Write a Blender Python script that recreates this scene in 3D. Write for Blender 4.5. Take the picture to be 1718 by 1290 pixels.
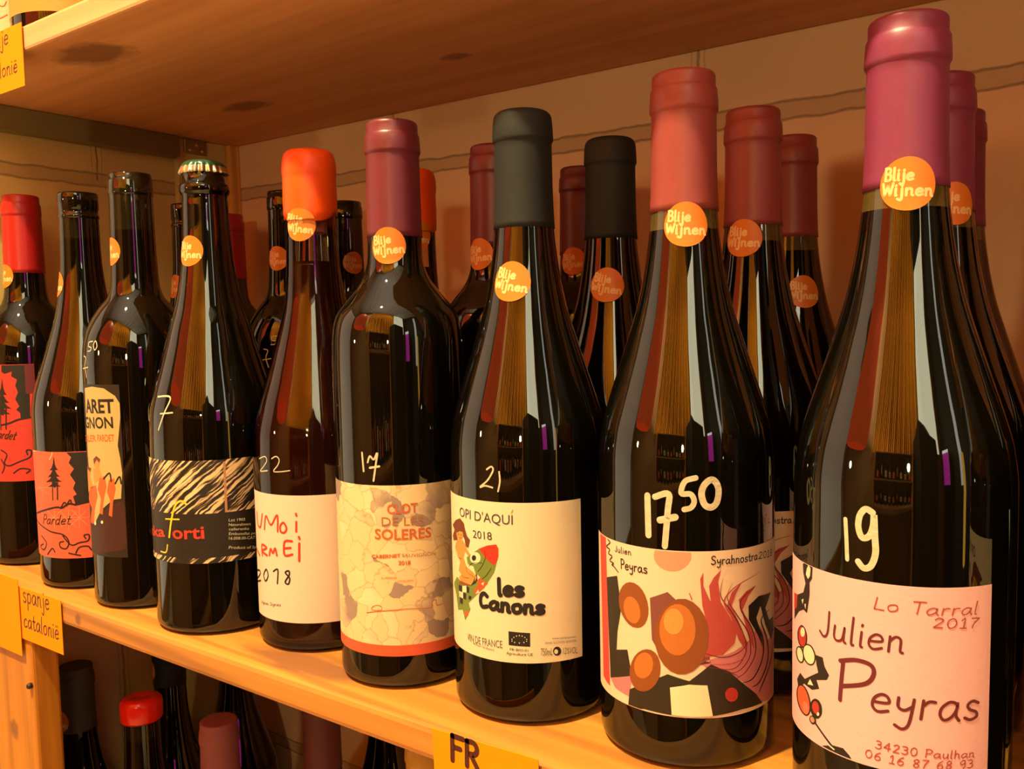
import bpy, bmesh, math, random
from mathutils import Vector, Matrix
from mathutils.geometry import tessellate_polygon
random.seed(7)
for o in list(bpy.data.objects): bpy.data.objects.remove(o)
SC = bpy.context.scene
COL = SC.collection
PI = math.pi

# ------------------------------------------------------------------ camera
cam_d = bpy.data.cameras.new('camera'); cam = bpy.data.objects.new('camera', cam_d); COL.objects.link(cam)
SC.camera = cam
F_PX, YAW, PITCH, ROLL = 1466.928, math.radians(35.8952), math.radians(4.2954), math.radians(-1.0617)
fwd = Vector((-math.sin(YAW)*math.cos(PITCH), math.cos(YAW)*math.cos(PITCH), -math.sin(PITCH)))
rt = Vector((math.cos(YAW), math.sin(YAW), 0)); up = rt.cross(fwd)
rt, up = math.cos(ROLL)*rt + math.sin(ROLL)*up, -math.sin(ROLL)*rt + math.cos(ROLL)*up
cam.matrix_world = Matrix(((rt.x, up.x, -fwd.x, 0), (rt.y, up.y, -fwd.y, -.30523), (rt.z, up.z, -fwd.z, .19539), (0, 0, 0, 1)))
cam_d.sensor_fit = 'HORIZONTAL'; cam_d.sensor_width = 36.0; cam_d.lens = F_PX/1718*36.0
cam_d.clip_start = .01; cam_d.clip_end = 50
cam_d.dof.use_dof = False

# ------------------------------------------------------------------ view, world, main lights
SC.view_settings.view_transform = 'Standard'; SC.view_settings.look = 'None'
SC.view_settings.exposure = -0.9; SC.view_settings.gamma = 1.0
W = bpy.data.worlds.new('room_air'); SC.world = W; W.use_nodes = True
bg = W.node_tree.nodes['Background']; bg.inputs[0].default_value = (1, .7, .4, 1); bg.inputs[1].default_value = .02

def lin(c): return tuple((v/12.92 if v <= .04045 else ((v+.055)/1.055)**2.4) for v in (x/255 for x in c))

def spot(name, loc, target, power, color, size=60, radius=.05, blend=.6):
    l = bpy.data.lights.new(name, 'SPOT'); l.energy = power; l.color = color; l.spot_size = math.radians(size)
    l.spot_blend = blend; l.shadow_soft_size = radius
    o = bpy.data.objects.new(name, l); COL.objects.link(o); o.location = loc
    o.rotation_euler = (Vector(target)-Vector(loc)).to_track_quat('-Z', 'Y').to_euler()
    return o
def area(name, loc, target, power, color, sx, sy):
    l = bpy.data.lights.new(name, 'AREA'); l.energy = power; l.color = color; l.shape = 'RECTANGLE'; l.size = sx; l.size_y = sy
    o = bpy.data.objects.new(name, l); COL.objects.link(o); o.location = loc
    o.rotation_euler = (Vector(target)-Vector(loc)).to_track_quat('-Z', 'Y').to_euler()
    return o
WIN1 = ((1, .92, .70), 1.4); WIN2 = ((1, .95, .62), 12.0); RED = 3.6; MAG = 4.5; AMB = 6.0; SLOT = 4.0
spot('curtain_fill', (-1.9, -1.3, 1.7), (.2, -1.9, 1.3), 2400, (1, .80, .40), 70, .04)  # unseen spot added to rake the curtain pleats for the bottle reflections
spot('curtain_fill', (.6, -1.0, 2.35), (.4, -1.9, 1.2), 600, (1, .80, .40), 95, .04)  # another added spot, brightens the mirrored curtain from above
spot('ceiling_fill', (-.4, -1.0, .9), (-.3, -.9, 2.1), 500, (1, .97, .84), 130, .04)  # unseen spot added so the ceiling mirrors bright in the glass
spot('floor_bounce_fill', (-.5, -.9, 2.2), (-.5, -.9, -1.1), 1100, (1, .92, .46), 90, .04)  # added spot: its floor bounce lifts the upper board's underside
spot('shelf_spot', (.45, -1.52, .36), (-.4, .1, .2), 26, (1, .88, .44), 75, .035)
spot('shelf_spot', (-1.5, -1.55, .34), (-.4, .1, .2), 12, (1, .90, .40), 75, .035)  # second spot added as fill, softens the bottle shadows on the wall


# ------------------------------------------------------------------ materials
MATS = {}
def mat(name, col, rough=.5, ior=1.45, metal=0., emit=None, strength=0., spec=.5, bump=0., bscale=60., vary=0., vscale=20.):
    if name in MATS: return MATS[name]
    m = bpy.data.materials.new(name); m.use_nodes = True; N = m.node_tree.nodes; L = m.node_tree.links
    p = N['Principled BSDF']; c = lin(col) if max(col) > 1.01 else col
    p.inputs['Base Color'].default_value = (*c, 1); p.inputs['Roughness'].default_value = rough
    p.inputs['IOR'].default_value = ior; p.inputs['Metallic'].default_value = metal
    p.inputs['Specular IOR Level'].default_value = spec
    if emit:
        p.inputs['Emission Color'].default_value = (*emit, 1); p.inputs['Emission Strength'].default_value = strength
    tc = N.new('ShaderNodeTexCoord')
    if bump or vary:
        n = N.new('ShaderNodeTexNoise'); n.inputs['Scale'].default_value = bscale; n.inputs['Detail'].default_value = 4
        L.new(tc.outputs['Object'], n.inputs['Vector'])
        if bump:
            b = N.new('ShaderNodeBump'); b.inputs['Strength'].default_value = bump; b.inputs['Distance'].default_value = .002
            L.new(n.outputs['Fac'], b.inputs['Height']); L.new(b.outputs['Normal'], p.inputs['Normal'])
        if vary:
            n2 = N.new('ShaderNodeTexNoise'); n2.inputs['Scale'].default_value = vscale; n2.inputs['Detail'].default_value = 5
            L.new(tc.outputs['Object'], n2.inputs['Vector'])
            mx = N.new('ShaderNodeMix'); mx.data_type = 'RGBA'
            mx.inputs[6].default_value = (*[v*(1-vary) for v in c], 1); mx.inputs[7].default_value = (*[min(1, v*(1+vary)) for v in c], 1)
            L.new(n2.outputs['Fac'], mx.inputs[0]); L.new(mx.outputs[2], p.inputs['Base Color'])
    MATS[name] = m
    return m

def wood(name, light, dark, axis, knots=(), rough=.5, scale=1.0, lines=.55):
    """pine: streaks along axis ('x','y','z'), knots = (x,y,z,rx,ry) flattened ellipses in object space"""
    m = bpy.data.materials.new(name); m.use_nodes = True; N = m.node_tree.nodes; L = m.node_tree.links
    p = N['Principled BSDF']; p.inputs['Roughness'].default_value = rough
    tc = N.new('ShaderNodeTexCoord'); mp = N.new('ShaderNodeMapping'); L.new(tc.outputs['Object'], mp.inputs[0])
    s = {'x': (1.2, 26, 26), 'y': (26, 1.2, 26), 'z': (26, 26, 1.2)}[axis]; mp.inputs['Scale'].default_value = tuple(v*scale for v in s)
    n = N.new('ShaderNodeTexNoise'); n.inputs['Scale'].default_value = 1.6; n.inputs['Detail'].default_value = 6; n.inputs['Distortion'].default_value = .5
    L.new(mp.outputs[0], n.inputs['Vector'])
    mp2 = N.new('ShaderNodeMapping'); L.new(tc.outputs['Object'], mp2.inputs[0]); mp2.inputs['Scale'].default_value = tuple(v*5*scale for v in s)
    n2 = N.new('ShaderNodeTexNoise'); n2.inputs['Scale'].default_value = 1.3; n2.inputs['Detail'].default_value = 3; L.new(mp2.outputs[0], n2.inputs['Vector'])
    r = N.new('ShaderNodeValToRGB'); r.color_ramp.elements[0].position = .36; r.color_ramp.elements[1].position = .66
    r.color_ramp.elements[0].color = (*lin(dark), 1); r.color_ramp.elements[1].color = (*lin(light), 1)
    ad = N.new('ShaderNodeMath'); ad.operation = 'MULTIPLY_ADD'; L.new(n2.outputs['Fac'], ad.inputs[0]); ad.inputs[1].default_value = .45
    sb = N.new('ShaderNodeMath'); sb.operation = 'SUBTRACT'; L.new(n.outputs['Fac'], sb.inputs[0]); sb.inputs[1].default_value = .22
    L.new(sb.outputs[0], ad.inputs[2]); L.new(ad.outputs[0], r.inputs[0])
    wm = N.new('ShaderNodeMapping'); L.new(tc.outputs['Object'], wm.inputs[0]); wm.inputs['Scale'].default_value = tuple(.06 if q == axis else 1.0 for q in 'xyz')
    wv = N.new('ShaderNodeTexWave'); wv.wave_type = 'BANDS'; wv.bands_direction = 'DIAGONAL'; wv.inputs['Scale'].default_value = 24*scale; wv.inputs['Distortion'].default_value = 5.0
    wv.inputs['Detail'].default_value = 3.0; wv.inputs['Detail Scale'].default_value = 1.2; L.new(wm.outputs[0], wv.inputs['Vector'])
    wr = N.new('ShaderNodeMapRange'); L.new(wv.outputs['Fac'], wr.inputs[0]); wr.inputs[1].default_value = .70; wr.inputs[2].default_value = 1.0; wr.inputs[3].default_value = 0; wr.inputs[4].default_value = lines
    wx = N.new('ShaderNodeMix'); wx.data_type = 'RGBA'; L.new(wr.outputs[0], wx.inputs[0]); L.new(r.outputs[0], wx.inputs[6]); wx.inputs[7].default_value = (*[v*.55 for v in lin(dark)], 1)
    col = wx.outputs[2]
    for (kx, ky, kz, rx, ry) in knots:
        mk = N.new('ShaderNodeMapping'); mk.vector_type = 'TEXTURE'; mk.inputs['Location'].default_value = (kx, ky, kz)
        sc = {'x': (rx, ry, ry), 'y': (ry, rx, ry), 'z': (ry, ry, rx)}[axis]; mk.inputs['Scale'].default_value = sc
        L.new(tc.outputs['Object'], mk.inputs[0])
        nd = N.new('ShaderNodeTexNoise'); nd.inputs['Scale'].default_value = 1.5; L.new(mk.outputs[0], nd.inputs['Vector'])
        ln = N.new('ShaderNodeVectorMath'); ln.operation = 'LENGTH'; L.new(mk.outputs[0], ln.inputs[0])
        a2 = N.new('ShaderNodeMath'); a2.operation = 'MULTIPLY_ADD'; L.new(nd.outputs['Fac'], a2.inputs[0]); a2.inputs[1].default_value = .9; L.new(ln.outputs['Value'], a2.inputs[2])
        mr = N.new('ShaderNodeMapRange'); L.new(a2.outputs[0], mr.inputs[0]); mr.inputs[1].default_value = 1.15; mr.inputs[2].default_value = 1.65
        mr.inputs[3].default_value = .75; mr.inputs[4].default_value = 0.
        mx = N.new('ShaderNodeMix'); mx.data_type = 'RGBA'; L.new(mr.outputs[0], mx.inputs[0]); L.new(col, mx.inputs[6]); mx.inputs[7].default_value = (*lin((112, 62, 40)), 1)
        col = mx.outputs[2]
    L.new(col, p.inputs['Base Color'])
    b = N.new('ShaderNodeBump'); b.inputs['Strength'].default_value = .12; b.inputs['Distance'].default_value = .001
    L.new(ad.outputs[0], b.inputs['Height']); L.new(b.outputs['Normal'], p.inputs['Normal'])
    return m

def glass(name, fill, tint=(.0022, .0016, .0006), neck=(.07, .045, .012)):
    """dark bottle glass full of wine up to object height `fill`, paler olive above it"""
    m = bpy.data.materials.new(name); m.use_nodes = True; N = m.node_tree.nodes; L = m.node_tree.links
    p = N['Principled BSDF']; p.inputs['Roughness'].default_value = .025; p.inputs['IOR'].default_value = GLASS_IOR
    tc = N.new('ShaderNodeTexCoord'); sx = N.new('ShaderNodeSeparateXYZ'); L.new(tc.outputs['Object'], sx.inputs[0])
    g = N.new('ShaderNodeMath'); g.operation = 'GREATER_THAN'; L.new(sx.outputs['Z'], g.inputs[0]); g.inputs[1].default_value = fill
    mx = N.new('ShaderNodeMix'); mx.data_type = 'RGBA'; L.new(g.outputs[0], mx.inputs[0]); mx.inputs[6].default_value = (*tint, 1); mx.inputs[7].default_value = (*neck, 1)
    L.new(mx.outputs[2], p.inputs['Base Color'])
    mp = N.new('ShaderNodeMapping'); mp.inputs['Scale'].default_value = (40, 40, 6); L.new(tc.outputs['Object'], mp.inputs[0])
    n = N.new('ShaderNodeTexNoise'); n.inputs['Scale'].default_value = 1.2; L.new(mp.outputs[0], n.inputs['Vector'])
    b = N.new('ShaderNodeBump'); b.inputs['Strength'].default_value = .16; b.inputs['Distance'].default_value = .0012
    L.new(n.outputs['Fac'], b.inputs['Height']); L.new(b.outputs['Normal'], p.inputs['Normal'])
    return m
GLASS_IOR = 1.62

def clear_glass():
    m = bpy.data.materials.new('clear_glass'); m.use_nodes = True; N = m.node_tree.nodes; L = m.node_tree.links
    N.remove(N['Principled BSDF']); out = N['Material Output']
    t = N.new('ShaderNodeBsdfTransparent'); t.inputs[0].default_value = (.93, .88, .8, 1)
    g = N.new('ShaderNodeBsdfGlossy'); g.inputs['Roughness'].default_value = .02
    f = N.new('ShaderNodeFresnel'); f.inputs[0].default_value = 1.55
    mx = N.new('ShaderNodeMixShader'); L.new(f.outputs[0], mx.inputs[0]); L.new(t.outputs[0], mx.inputs[1]); L.new(g.outputs[0], mx.inputs[2])
    L.new(mx.outputs[0], out.inputs[0])
    return m

def block_wall(name, axis, pale=(244, 196, 152), deep=(232, 182, 134)):
    """painted blocks 300 x 300 mm with a rough mortar band; axis = the horizontal direction of the wall"""
    m = bpy.data.materials.new(name); m.use_nodes = True; N = m.node_tree.nodes; L = m.node_tree.links
    p = N['Principled BSDF']; p.inputs['Roughness'].default_value = .6
    tc = N.new('ShaderNodeTexCoord'); sx = N.new('ShaderNodeSeparateXYZ')
    nz = N.new('ShaderNodeTexNoise'); nz.inputs['Scale'].default_value = 55; nz.inputs['Detail'].default_value = 5; L.new(tc.outputs['Object'], nz.inputs['Vector'])
    va = N.new('ShaderNodeVectorMath'); va.operation = 'MULTIPLY_ADD'; L.new(nz.outputs['Color'], va.inputs[0]); va.inputs[1].default_value = (.005,)*3; L.new(tc.outputs['Object'], va.inputs[2])
    L.new(va.outputs[0], sx.inputs[0])
    def math_(op, a, b=None, c=None):
        n = N.new('ShaderNodeMath'); n.operation = op
        for i, v in enumerate((a, b, c)):
            if v is None: continue
            if isinstance(v, (int, float)): n.inputs[i].default_value = v
            else: L.new(v, n.inputs[i])
        return n.outputs[0]
    H = sx.outputs['X' if axis == 'x' else 'Y']; Z = sx.outputs['Z']
    off = .033+.003 if axis == 'x' else .147-.003
    row = math_('FLOOR', math_('DIVIDE', math_('SUBTRACT', Z, .336), .30))
    odd = math_('MULTIPLY', math_('MODULO', math_('ABSOLUTE', row), 2.0), .15)
    h = math_('SUBTRACT', math_('ADD', H, odd), .036 if axis == 'x' else .150)
    dh = math_('ABSOLUTE', math_('SUBTRACT', math_('FRACT', math_('ADD', math_('DIVIDE', h, .30), .5)), .5))      # 0 at joint, in blocks
    dz = math_('ABSOLUTE', math_('SUBTRACT', math_('FRACT', math_('ADD', math_('DIVIDE', math_('SUBTRACT', Z, .336), .30), .5)), .5))
    dhm = math_('MULTIPLY', dh, .30); dzm = math_('MULTIPLY', dz, .30)
    # thin cracks: vertical one at the joint, two lines bordering the mortar band
    def near(x, c, w):
        n = N.new('ShaderNodeMapRange'); n.interpolation_type = 'SMOOTHSTEP'; L.new(math_('ABSOLUTE', math_('SUBTRACT', x, c)), n.inputs[0])
        n.inputs[1].default_value = 0; n.inputs[2].default_value = w; n.inputs[3].default_value = 1; n.inputs[4].default_value = 0
        return n.outputs[0]
    crack = math_('MAXIMUM', near(dhm, 0.0, .0018), math_('MAXIMUM', near(dzm, .0058, .0014), math_('MULTIPLY', near(dhm, .005, .001), .35)))
    band = math_('LESS_THAN', dzm, .0055)
    fine = N.new('ShaderNodeTexNoise'); fine.inputs['Scale'].default_value = 160; fine.inputs['Detail'].default_value = 6; L.new(tc.outputs['Object'], fine.inputs['Vector'])
    big = N.new('ShaderNodeTexNoise'); big.inputs['Scale'].default_value = 7; big.inputs['Detail'].default_value = 3; L.new(tc.outputs['Object'], big.inputs['Vector'])
    cr = N.new('ShaderNodeValToRGB'); cr.color_ramp.elements[0].color = (*lin(deep), 1); cr.color_ramp.elements[1].color = (*lin(pale), 1)
    cr.color_ramp.elements[0].position = .3; cr.color_ramp.elements[1].position = .7; L.new(big.outputs['Fac'], cr.inputs[0])
    mx = N.new('ShaderNodeMix'); mx.data_type = 'RGBA'; L.new(math_('MULTIPLY', crack, .58), mx.inputs[0]); L.new(cr.outputs[0], mx.inputs[6]); mx.inputs[7].default_value = (*lin((90, 66, 40)), 1)
    mb = N.new('ShaderNodeMix'); mb.data_type = 'RGBA'; L.new(math_('MULTIPLY', band, .35), mb.inputs[0]); L.new(mx.outputs[2], mb.inputs[6]); mb.inputs[7].default_value = (*lin((150, 118, 78)), 1)
    L.new(mb.outputs[2], p.inputs['Base Color'])
    hgt = math_('ADD', math_('MULTIPLY', crack, -1.0), math_('ADD', math_('MULTIPLY', fine.outputs['Fac'], .25), math_('MULTIPLY', math_('MULTIPLY', band, fine.outputs['Fac']), .9)))
    b = N.new('ShaderNodeBump'); b.inputs['Strength'].default_value = .45; b.inputs['Distance'].default_value = .0022
    L.new(hgt, b.inputs['Height']); L.new(b.outputs['Normal'], p.inputs['Normal'])
    return m

def stone_paper():
    m = bpy.data.materials.new('stone_print_paper'); m.use_nodes = True; N = m.node_tree.nodes; L = m.node_tree.links
    p = N['Principled BSDF']; p.inputs['Roughness'].default_value = .55
    tc = N.new('ShaderNodeTexCoord')
    n = N.new('ShaderNodeTexNoise'); n.inputs['Scale'].default_value = 60; n.inputs['Detail'].default_value = 6; L.new(tc.outputs['Object'], n.inputs['Vector'])
    wp = N.new('ShaderNodeVectorMath'); wp.operation = 'MULTIPLY_ADD'; L.new(n.outputs['Color'], wp.inputs[0]); wp.inputs[1].default_value = (.016,)*3; L.new(tc.outputs['Object'], wp.inputs[2])
    v = N.new('ShaderNodeTexVoronoi'); v.inputs['Scale'].default_value = 92; L.new(wp.outputs[0], v.inputs['Vector'])
    ve = N.new('ShaderNodeTexVoronoi'); ve.feature = 'DISTANCE_TO_EDGE'; ve.inputs['Scale'].default_value = 92; L.new(wp.outputs[0], ve.inputs['Vector'])
    sp = N.new('ShaderNodeSeparateColor'); L.new(v.outputs['Color'], sp.inputs[0])
    ad = N.new('ShaderNodeMath'); ad.operation = 'MULTIPLY_ADD'; L.new(n.outputs['Fac'], ad.inputs[0]); ad.inputs[1].default_value = .5; L.new(sp.outputs[0], ad.inputs[2])
    r = N.new('ShaderNodeValToRGB'); e = r.color_ramp.elements; e[0].position = .36; e[0].color = (*lin((146, 116, 102)), 1); e[1].position = .46; e[1].color = (*lin((198, 162, 126)), 1)
    k = e.new(.62); k.color = (*lin((222, 188, 142)), 1); k = e.new(.98); k.color = (*lin((214, 176, 128)), 1)
    L.new(ad.outputs[0], r.inputs[0])
    mr = N.new('ShaderNodeMapRange'); L.new(ve.outputs['Distance'], mr.inputs[0]); mr.inputs[1].default_value = 0; mr.inputs[2].default_value = .035; mr.inputs[3].default_value = .5; mr.inputs[4].default_value = 0
    mx = N.new('ShaderNodeMix'); mx.data_type = 'RGBA'; L.new(mr.outputs[0], mx.inputs[0]); L.new(r.outputs[0], mx.inputs[6]); mx.inputs[7].default_value = (*lin((136, 98, 70)), 1)
    L.new(mx.outputs[2], p.inputs['Base Color'])
    return m

def branch_paper():
    """bleached branches over black: streaks running up and across the label"""
    m = bpy.data.materials.new('branch_print_paper'); m.use_nodes = True; N = m.node_tree.nodes; L = m.node_tree.links
    p = N['Principled BSDF']; p.inputs['Roughness'].default_value = .5
    tc = N.new('ShaderNodeTexCoord'); uv = N.new('ShaderNodeMapping'); L.new(tc.outputs['UV'], uv.inputs[0])
    uv.inputs['Rotation'].default_value = (0, 0, math.radians(-38))
    wv = N.new('ShaderNodeTexNoise'); wv.inputs['Scale'].default_value = 14; L.new(uv.outputs[0], wv.inputs['Vector'])
    wa = N.new('ShaderNodeVectorMath'); wa.operation = 'MULTIPLY_ADD'; L.new(wv.outputs['Color'], wa.inputs[0]); wa.inputs[1].default_value = (.0, .028, 0); L.new(uv.outputs[0], wa.inputs[2])
    m2 = N.new('ShaderNodeMapping'); L.new(wa.outputs[0], m2.inputs[0]); m2.inputs['Scale'].default_value = (3.2, 46, 1)
    n = N.new('ShaderNodeTexNoise'); n.inputs['Scale'].default_value = 1.0; n.inputs['Detail'].default_value = 4; n.inputs['Distortion'].default_value = .3; L.new(m2.outputs[0], n.inputs['Vector'])
    r = N.new('ShaderNodeValToRGB'); e = r.color_ramp.elements; e[0].position = .49; e[0].color = (*lin((30, 18, 8)), 1); e[1].position = .52; e[1].color = (*lin((150, 112, 78)), 1)
    k = e.new(.56); k.color = (*lin((222, 182, 134)), 1); L.new(n.outputs['Fac'], r.inputs[0]); L.new(r.outputs[0], p.inputs['Base Color'])
    return m

INK = {  # printing and marking colours
 'ink': (38, 24, 16), 'sand': (214, 172, 108), 'cream': (244, 222, 180), 'red': (190, 52, 34), 'orange': (232, 92, 52), 'pinkflower': (236, 120, 90), 'tan': (205, 140, 100),
 'redink': (186, 70, 66), 'wineink': (112, 34, 38), 'chalk': (246, 226, 190), 'redstrip': (222, 70, 62), 'salmon': (240, 150, 116), 'rose': (216, 122, 124),
 'brick': (196, 74, 66), 'dustybrown': (136, 70, 60), 'olivedark': (50, 34, 16), 'amber': (150, 74, 24), 'amberlight': (206, 112, 42), 'amberpale': (232, 150, 70), 'shirt': (250, 226, 180),
 'fishgreen': (120, 132, 52), 'nosered': (218, 52, 28), 'mouthred': (222, 82, 50), 'hairbrown': (120, 54, 22), 'tanskin': (226, 146, 66), 'bluink': (70, 62, 72), 'gold': (214, 160, 40),
 'greyink': (120, 104, 90), 'rust': (214, 98, 44), 'rusttan': (186, 108, 62), 'marker': (222, 58, 34), 'yellow': (250, 206, 36), 'winebrown': (74, 30, 20), 'salmonline': (255, 150, 110)}
def ink(n): return mat('print_'+n, tuple(v*.72 for v in lin(INK[n])), .55)
MARK = mat('white_paint_marker', (194, 174, 142), .35, bump=.3, bscale=300)

# ------------------------------------------------------------------ mesh helpers
def tag(o, label=None, cat=None, group=None, kind=None):
    if label: o['label'] = label
    if cat: o['category'] = cat
    if group: o['group'] = group
    if kind: o['kind'] = kind
    return o
def link(name, me, parent=None):
    o = bpy.data.objects.new(name, me); COL.objects.link(o)
    if parent: o.parent = parent
    return o
def empty(name, loc, rz=0):
    o = bpy.data.objects.new(name, None); COL.objects.link(o); o.location = loc; o.rotation_euler = (0, 0, rz); o.empty_display_size = .02
    return o
def obj(name, bm, mats, parent=None, smooth=False):
    me = bpy.data.meshes.new(name); bm.to_mesh(me); bm.free()
    for m in (mats if isinstance(mats, (list, tuple)) else [mats]): me.materials.append(m)
    if smooth:
        for p in me.polygons: p.use_smooth = True
    return link(name, me, parent)
def kids(o): return [c for c in COL.objects if c.parent == o]
def copy_tree(o, parent=None):
    c = o.copy(); COL.objects.link(c); c.parent = parent
    for ch in kids(o): copy_tree(ch, c)
    return c
def box_bm(a, b, bevel=0., seg=2, bm=None):
    bm = bm or bmesh.new()
    r = bmesh.ops.create_cube(bm, size=1.0)
    vs = r['verts']
    for v in vs: v.co = Vector([(a[i]+b[i])/2 + v.co[i]*(b[i]-a[i]) for i in range(3)])
    if bevel:
        es = list({e for v in vs for e in v.link_edges})
        bmesh.ops.bevel(bm, geom=es, offset=bevel, segments=seg, affect='EDGES', profile=.6)
    return bm
def lathe_bm(prof, seg=96, zfun=None, bm=None, cap0=True, cap1=True):
    """prof: (r, z) from bottom to top; zfun(theta, k, r, z) may shift a point"""
    bm = bm or bmesh.new(); rings = []
    for k, (r, z) in enumerate(prof):
        ring = []
        for i in range(seg):
            t = 2*PI*i/seg; rr, zz = (r, z) if zfun is None else zfun(t, k, r, z)
            ring.append(bm.verts.new((rr*math.sin(t), -rr*math.cos(t), zz)))
        rings.append(ring)
    for a, b in zip(rings, rings[1:]):
        for i in range(seg):
            j = (i+1) % seg
            bm.faces.new((a[i], a[j], b[j], b[i]))
    if cap0: bm.faces.new(list(reversed(rings[0])))
    if cap1: bm.faces.new(rings[-1])
    return bm
def smooth_curve(tab, z0, z1, n):
    """monotone cubic through (z, r) rows, sampled n times"""
    zs = [t[0] for t in tab]; rs = [t[1] for t in tab]
    d = [(rs[i+1]-rs[i])/(zs[i+1]-zs[i]) for i in range(len(zs)-1)]
    m = [d[0]] + [0 if d[i-1]*d[i] <= 0 else 2*d[i-1]*d[i]/(d[i-1]+d[i]) for i in range(1, len(d))] + [d[-1]]
    def f(z):
        if z <= zs[0]: return rs[0]
        if z >= zs[-1]: return rs[-1]
        i = max(k for k in range(len(zs)-1) if zs[k] <= z); h = zs[i+1]-zs[i]; t = (z-zs[i])/h
        return (2*t**3-3*t*t+1)*rs[i] + (t**3-2*t*t+t)*h*m[i] + (-2*t**3+3*t*t)*rs[i+1] + (t**3-t*t)*h*m[i+1]
    return f, [(f(z0+(z1-z0)*i/n), z0+(z1-z0)*i/n) for i in range(n+1)]

# ------------------------------------------------------------------ lettering
GL = {
'a': ('5,4 3,5 1,3.5 .7,1.5 2,.1 4,1.2 5,4;5,4.6 4.9,1.5 6,0', 6.2), 'c': ('4.6,4.2 3,5 1.2,3.8 .8,1.6 2.2,.1 4.8,1', 5.2), 'd': ('4.6,4.4 2.6,5 .9,3.4 1,1 2.4,0 4.4,1.4;4.7,9 4.7,1 5.4,0', 6),
'e': ('1,2.6 4.6,3 4.2,4.6 2.6,5 1,3.6 .8,1.4 2.3,.1 4.8,.8', 5.4), 'g': ('4.8,4 3,5 1,3.5 1,1 3,.2 4.8,2;4.9,5 4.8,-1.6 3,-3.4 1,-2.6', 6), 'h': ('1,9 1,0;1,3.2 2.6,4.9 4.2,4.2 4.4,0', 5.6), 'i': ('1,5 1,.5 1.6,0;1,7 1.1,7.4', 2.4), 'j': ('2,5 2,-2 1,-3.4 -.5,-2.5;2,7 2.1,7.4', 3.2),
'l': ('1,9.2 1,.8 1.8,0', 2.6), 'n': ('1,5 1,0;1,3.4 2.6,5 4.2,4.2 4.4,.6 5.2,0', 5.8), 'o': ('3,5 1.2,4.2 .8,2.4 1.6,.4 3.2,0 4.8,1.2 5,3.2 4.2,4.8 3,5', 5.8), 'p': ('1,5 1,-3.5;1,4 2.8,5 4.8,4 4.8,1.4 3,.1 1,1', 5.8),
'r': ('1,5 1,0;1,3.4 2.4,4.8 4,4.8', 4.4), 's': ('4.4,4.4 2.6,5 1.2,4 2,2.8 4,2 4.4,.8 2.6,0 .8,.6', 5.2), 't': ('2,7.8 2,1 3,0 4.2,.6;.4,5 4,5', 4.4), 'u': ('1,5 1,1.4 2.2,.1 4,1 4.6,5;4.6,5 4.6,.8 5.4,0', 5.8), 'y': ('1,5 1.2,2.6 2.8,1.8 4.6,3;4.8,5 4.4,-1.6 3,-3.4 1,-2.6', 5.6),
'q': ('1,2.6 4.6,3 4.2,4.6 2.6,5 1,3.6 .8,1.4 2.3,.1 4.8,.8;1.9,6.8 1.9,7.2;3.7,6.8 3.7,7.2', 5.4),
'0': ('3,9 1.2,7.4 .8,4 1.8,.8 3.2,0 4.8,1.6 5.2,5 4.4,8 3,9', 6.2), '1': ('1,7.2 2.6,9 2.6,0;.8,0 4.2,0', 5), '2': ('1,7.4 2.4,9 4.4,8.4 4.6,6.2 1,.2;1,.2 5.2,.2', 6), '3': ('1,8.6 3,9 4.6,7.6 4,5.6 2.4,5;2.4,5 4.4,4.4 5,2.2 3.4,0 .8,.8', 6), '4': ('4,0 4,9;4,9 .6,3;.6,3 5.4,3', 6.2),
'6': ('4.4,9 2,6.6 .9,3 1.6,.4 3.4,0 4.8,1.6 4.4,4 2.8,4.6 1.1,3.2', 6), '7': ('.8,9 5,9;5,9 2.6,4 2,0', 5.8), '8': ('3,9 1.4,7.8 1.6,6 4.2,3.6 4.8,1.6 3,0 1.2,1.4 1.8,3.8 4.2,5.8 4.6,7.8 3,9', 6), '9': ('4.8,8.4 2.8,9 1,7 1.6,4.8 3.4,4.6 4.8,6.6;4.8,8.4 4.8,3 3.8,0', 6),
'B': ('1,9 1,0;.8,9 3.2,9 4.6,7.8 4.2,5.6 3,4.8 1,4.8;3,4.8 4.8,3.8 4.8,1 3.2,0 .8,0', 5.8), 'W': ('.4,9 2,0;2,0 3.8,7.6;3.8,7.6 5.6,0;5.6,0 7.2,9', 7.6),
'J': ('4,9 4,2 2.6,0 .6,1.4', 5.2), 'P': ('1,9 1,0;.6,9 3.6,9 5.4,7 4.4,4.6 1,4.2', 6), 'L': ('1,9 1,0;1,0 5.4,0', 5.6), 'T': ('.4,9 6,9;3.2,9 3.2,0', 6.2), 'S': ('5.2,8 3.2,9 1,7.6 1.8,5.4 4.4,4.2 5.2,1.8 3,0 .6,1', 6), 'C': ('5,7.6 3,9 1,7 .7,3 2,.3 5.2,1.2', 6), 'F': ('1,9 1,0;1,9 5.4,9;1,5 4.2,5', 5.4), 'R': ('1,9 1,0;1,9 3.8,9 5,7 4,5 1,4.6;2.4,4.6 5.6,-.4', 6.2), 'V': ('.6,9 2.8,0;2.8,0 5.2,9', 5.4), ' ': ('', 4)}
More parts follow.
